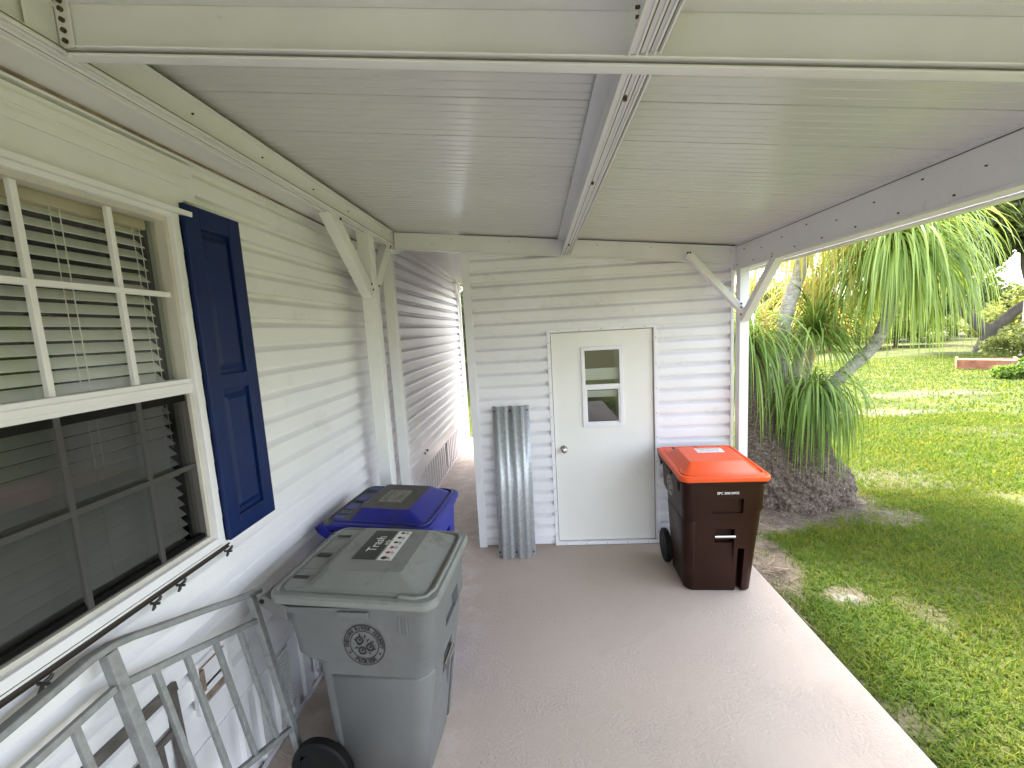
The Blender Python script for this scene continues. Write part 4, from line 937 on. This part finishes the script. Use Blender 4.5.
tree('oak_tree', 'large dark oak with a leaning trunk at the far right of the lawn', 'tree', 20.6, 20.2,
     [(-2.2, 2, 5.0, 1.7), (0, 0, 6.2, 2.3), (2.2, -1.5, 5.6, 2.2), (-.6, .6, 8.4, 2.6), (1.8, -2, 8.5, 2.6), (-2.6, 2.6, 7.0, 1.8), (3.5, -3, 7, 2.5), (-1.6, 1.5, 3.6, 1.0), (-1.8, 1.8, 2.2, .9), (.9, -.7, 4.2, .8), (-1, 1, 4.4, 1.4), (1, -1, 4.7, 1.5), (2.4, -2.4, 4.3, 1.4), (-1.9, 1.9, 3.2, 1.2), (0, 0, 5.4, 1.6)], 80000, .19, OAKL,
     [([(-.6, .6, -.2), (-.4, .4, .8), (.1, -.1, 1.7), (.8, -.8, 2.6), (1.8, -1.8, 3.6), (3, -3, 5.5)], [.26, .24, .2, .17, .14, .08]),
      ([(-.4, .4, .7), (-1.0, 1.0, 1.8), (-1.4, 1.4, 3.2), (-1.5, 1.5, 5)], [.26, .22, .17, .1]), ([(.5, -.5, 2.2), (.3, -.2, 3.6), (.2, 0, 6)], [.25, .2, .12])], 11)
sp_ = [(27, 24, 3.0, 1.9), (30, 33, 4.2, 2.6), (24, 31, 3.2, 2.2), (19, 33, 3.6, 2.4), (34, 29, 3.6, 2.3), (14.5, 30, 3.4, 2.2)]
kinds = ['bushy lime green tree directly left of the far oak', 'tall pale green tree rising behind the drooping palm head', 'rounded green tree framed below the drooping palm leaves', 'green tree seen through the backlit yellow palm leaves', 'broad pale tree at the right edge behind the oak', 'green tree mostly behind the palm trunks']
for i, (x, y, z, r) in enumerate(sp_):
    tree('leafy_tree', kinds[i], 'tree', x, y, [(0, 0, z*.62, r), (r*.8, -r*.3, z*.5, r*.8), (-r*.8, r*.2, z*.5, r*.8), (.2, 0, z*1.0, r*.8)], 7000, .16, (MIDG, LIME)[i % 2 == 0 and i != 2], [([(0, 0, -.2), (.1, 0, 1.2), (0, .1, z*.7)], [.2, .16, .08])], 20+i, 'background trees beyond the lawn')
for i, (x, y, sc_) in enumerate(((12.5, 25, 1.0), (16.5, 25.5, 1.2), (20.5, 26, 1.1), (24.5, 23.5, 1.3))):
    tree('hedge_shrub', ('rounded pale shrub far across the lawn behind the palm trunks', 'rounded pale shrub far across the lawn below the drooping palm head', 'rounded pale shrub between the palm head and the far oak', 'broad pale shrub behind the far oak trunk')[i], 'shrub', x, y,
         [(-1.6, 0, .8*sc_, 1.1), (0, 0, 1.0*sc_, 1.4), (1.6, -.2, .8*sc_, 1.2), (.5, .2, 1.7*sc_, 1.0)], 6000, .11, LIME if i % 2 else MIDG, [([(0, 0, -.2), (0, 0, 1.0)], [.12, .06])], 60+i, 'shrubs along the far side of the lawn')
# shrub at right
tree('pale_shrub', 'pale yellow-green shrub at the right edge in front of the oak', 'shrub', 18.3, 17.2, [(0, 0, .7, .9), (.7, -.6, 1.0, 1.0), (-.5, .5, .4, .6), (1.4, -1.2, 1.3, 1.0)], 7000, .08, LIME, [([(0, 0, -.2), (0, 0, .5)], [.06, .04])], 40)
tree('low_shrub', 'bright green leafy shrub low at the right edge', 'shrub', 13.9, 12.7, [(0, 0, .25, .5), (.7, -.6, .35, .6), (-.5, .4, .05, .35)], 5000, .07, leaf_mat('low_shrub_leaf', (.08, .16, .025), (.17, .25, .05), .4), [([(0, 0, -.2), (0, 0, .3)], [.03, .02])], 41)
# pale bare pole-like trunk
m_ = MB(); m_.tube([(15.62, 15.05, -.2), (15.6, 15.0, 1.5), (15.66, 15.05, 3.0), (15.6, 15.1, 3.6)], [.06, .06, .055, .04], 10)
# orange timber edging
RUST = mat('rust_orange_paint', (.30, .11, .06), .8, var=.35, vscale=4, dirt=(.3, .2, .15), dscale=3, dlo=.5, dhi=.7)
rb_ = thing('raised_bed', 'low rust-orange raised garden bed far across the lawn', 'raised bed', (14.6, 15.0, GZ))
m_ = MB(); u = Vector((1.9, -1.6, 0)).normalized(); w_ = Vector((u.y*-1, u.x, 0))
for a in (0, 1.2): m_.bar(u*-.55+w_*a+Vector((0, 0, .17)), u*.75+w_*a+Vector((0, 0, .15+.03*a)), .06, .32-.1*a)
for a in (-.58, .78): m_.bar(u*a+Vector((0, 0, .17)), u*a+w_*1.2+Vector((0, 0, .17)), .06, .34)
m_.build('side_boards', RUST, rb_, bevel=.01)
m_ = MB(); m_.add([u*-.55+Vector((0, 0, .26)), u*.75+Vector((0, 0, .26)), u*.75+w_*1.18+Vector((0, 0, .26)), u*-.55+w_*1.18+Vector((0, 0, .26))], [(0, 1, 2, 3)]); m_.build('soil', mat('bed_soil', (.3, .13, .08), .95, var=.3, vscale=5), rb_)
m_ = MB(); m_.tube([(19.4, 18.45, -.2), (19.4, 18.45, 2.2), (19.3, 18.4, 4.5)], [.1, .09, .075], 10)
tag(m_.build('bare_pole', mat('weathered_pole', (.5, .43, .38), .8, var=.2, vscale=4), smooth=60), 'pale bare pole standing in front of the far oak crown', 'pole')
# greenery beyond the end of the alley
tree('leafy_tree', 'green tree beyond the far end of the alley beside the shed', 'tree', -2.9, 17, [(0, 0, 3.6, 2.2), (-.2, 0, 1.4, 1.6), (1.8, .3, 3.2, 1.8), (-1.8, 0, 3.2, 1.9), (0, 0, 5.6, 1.9), (1, 0, 1.8, 1.3)], 11000, .12, OAKL, [([(0, 0, -.2), (.1, 0, 1.4), (0, 0, 3.5)], [.22, .18, .1])], 50)
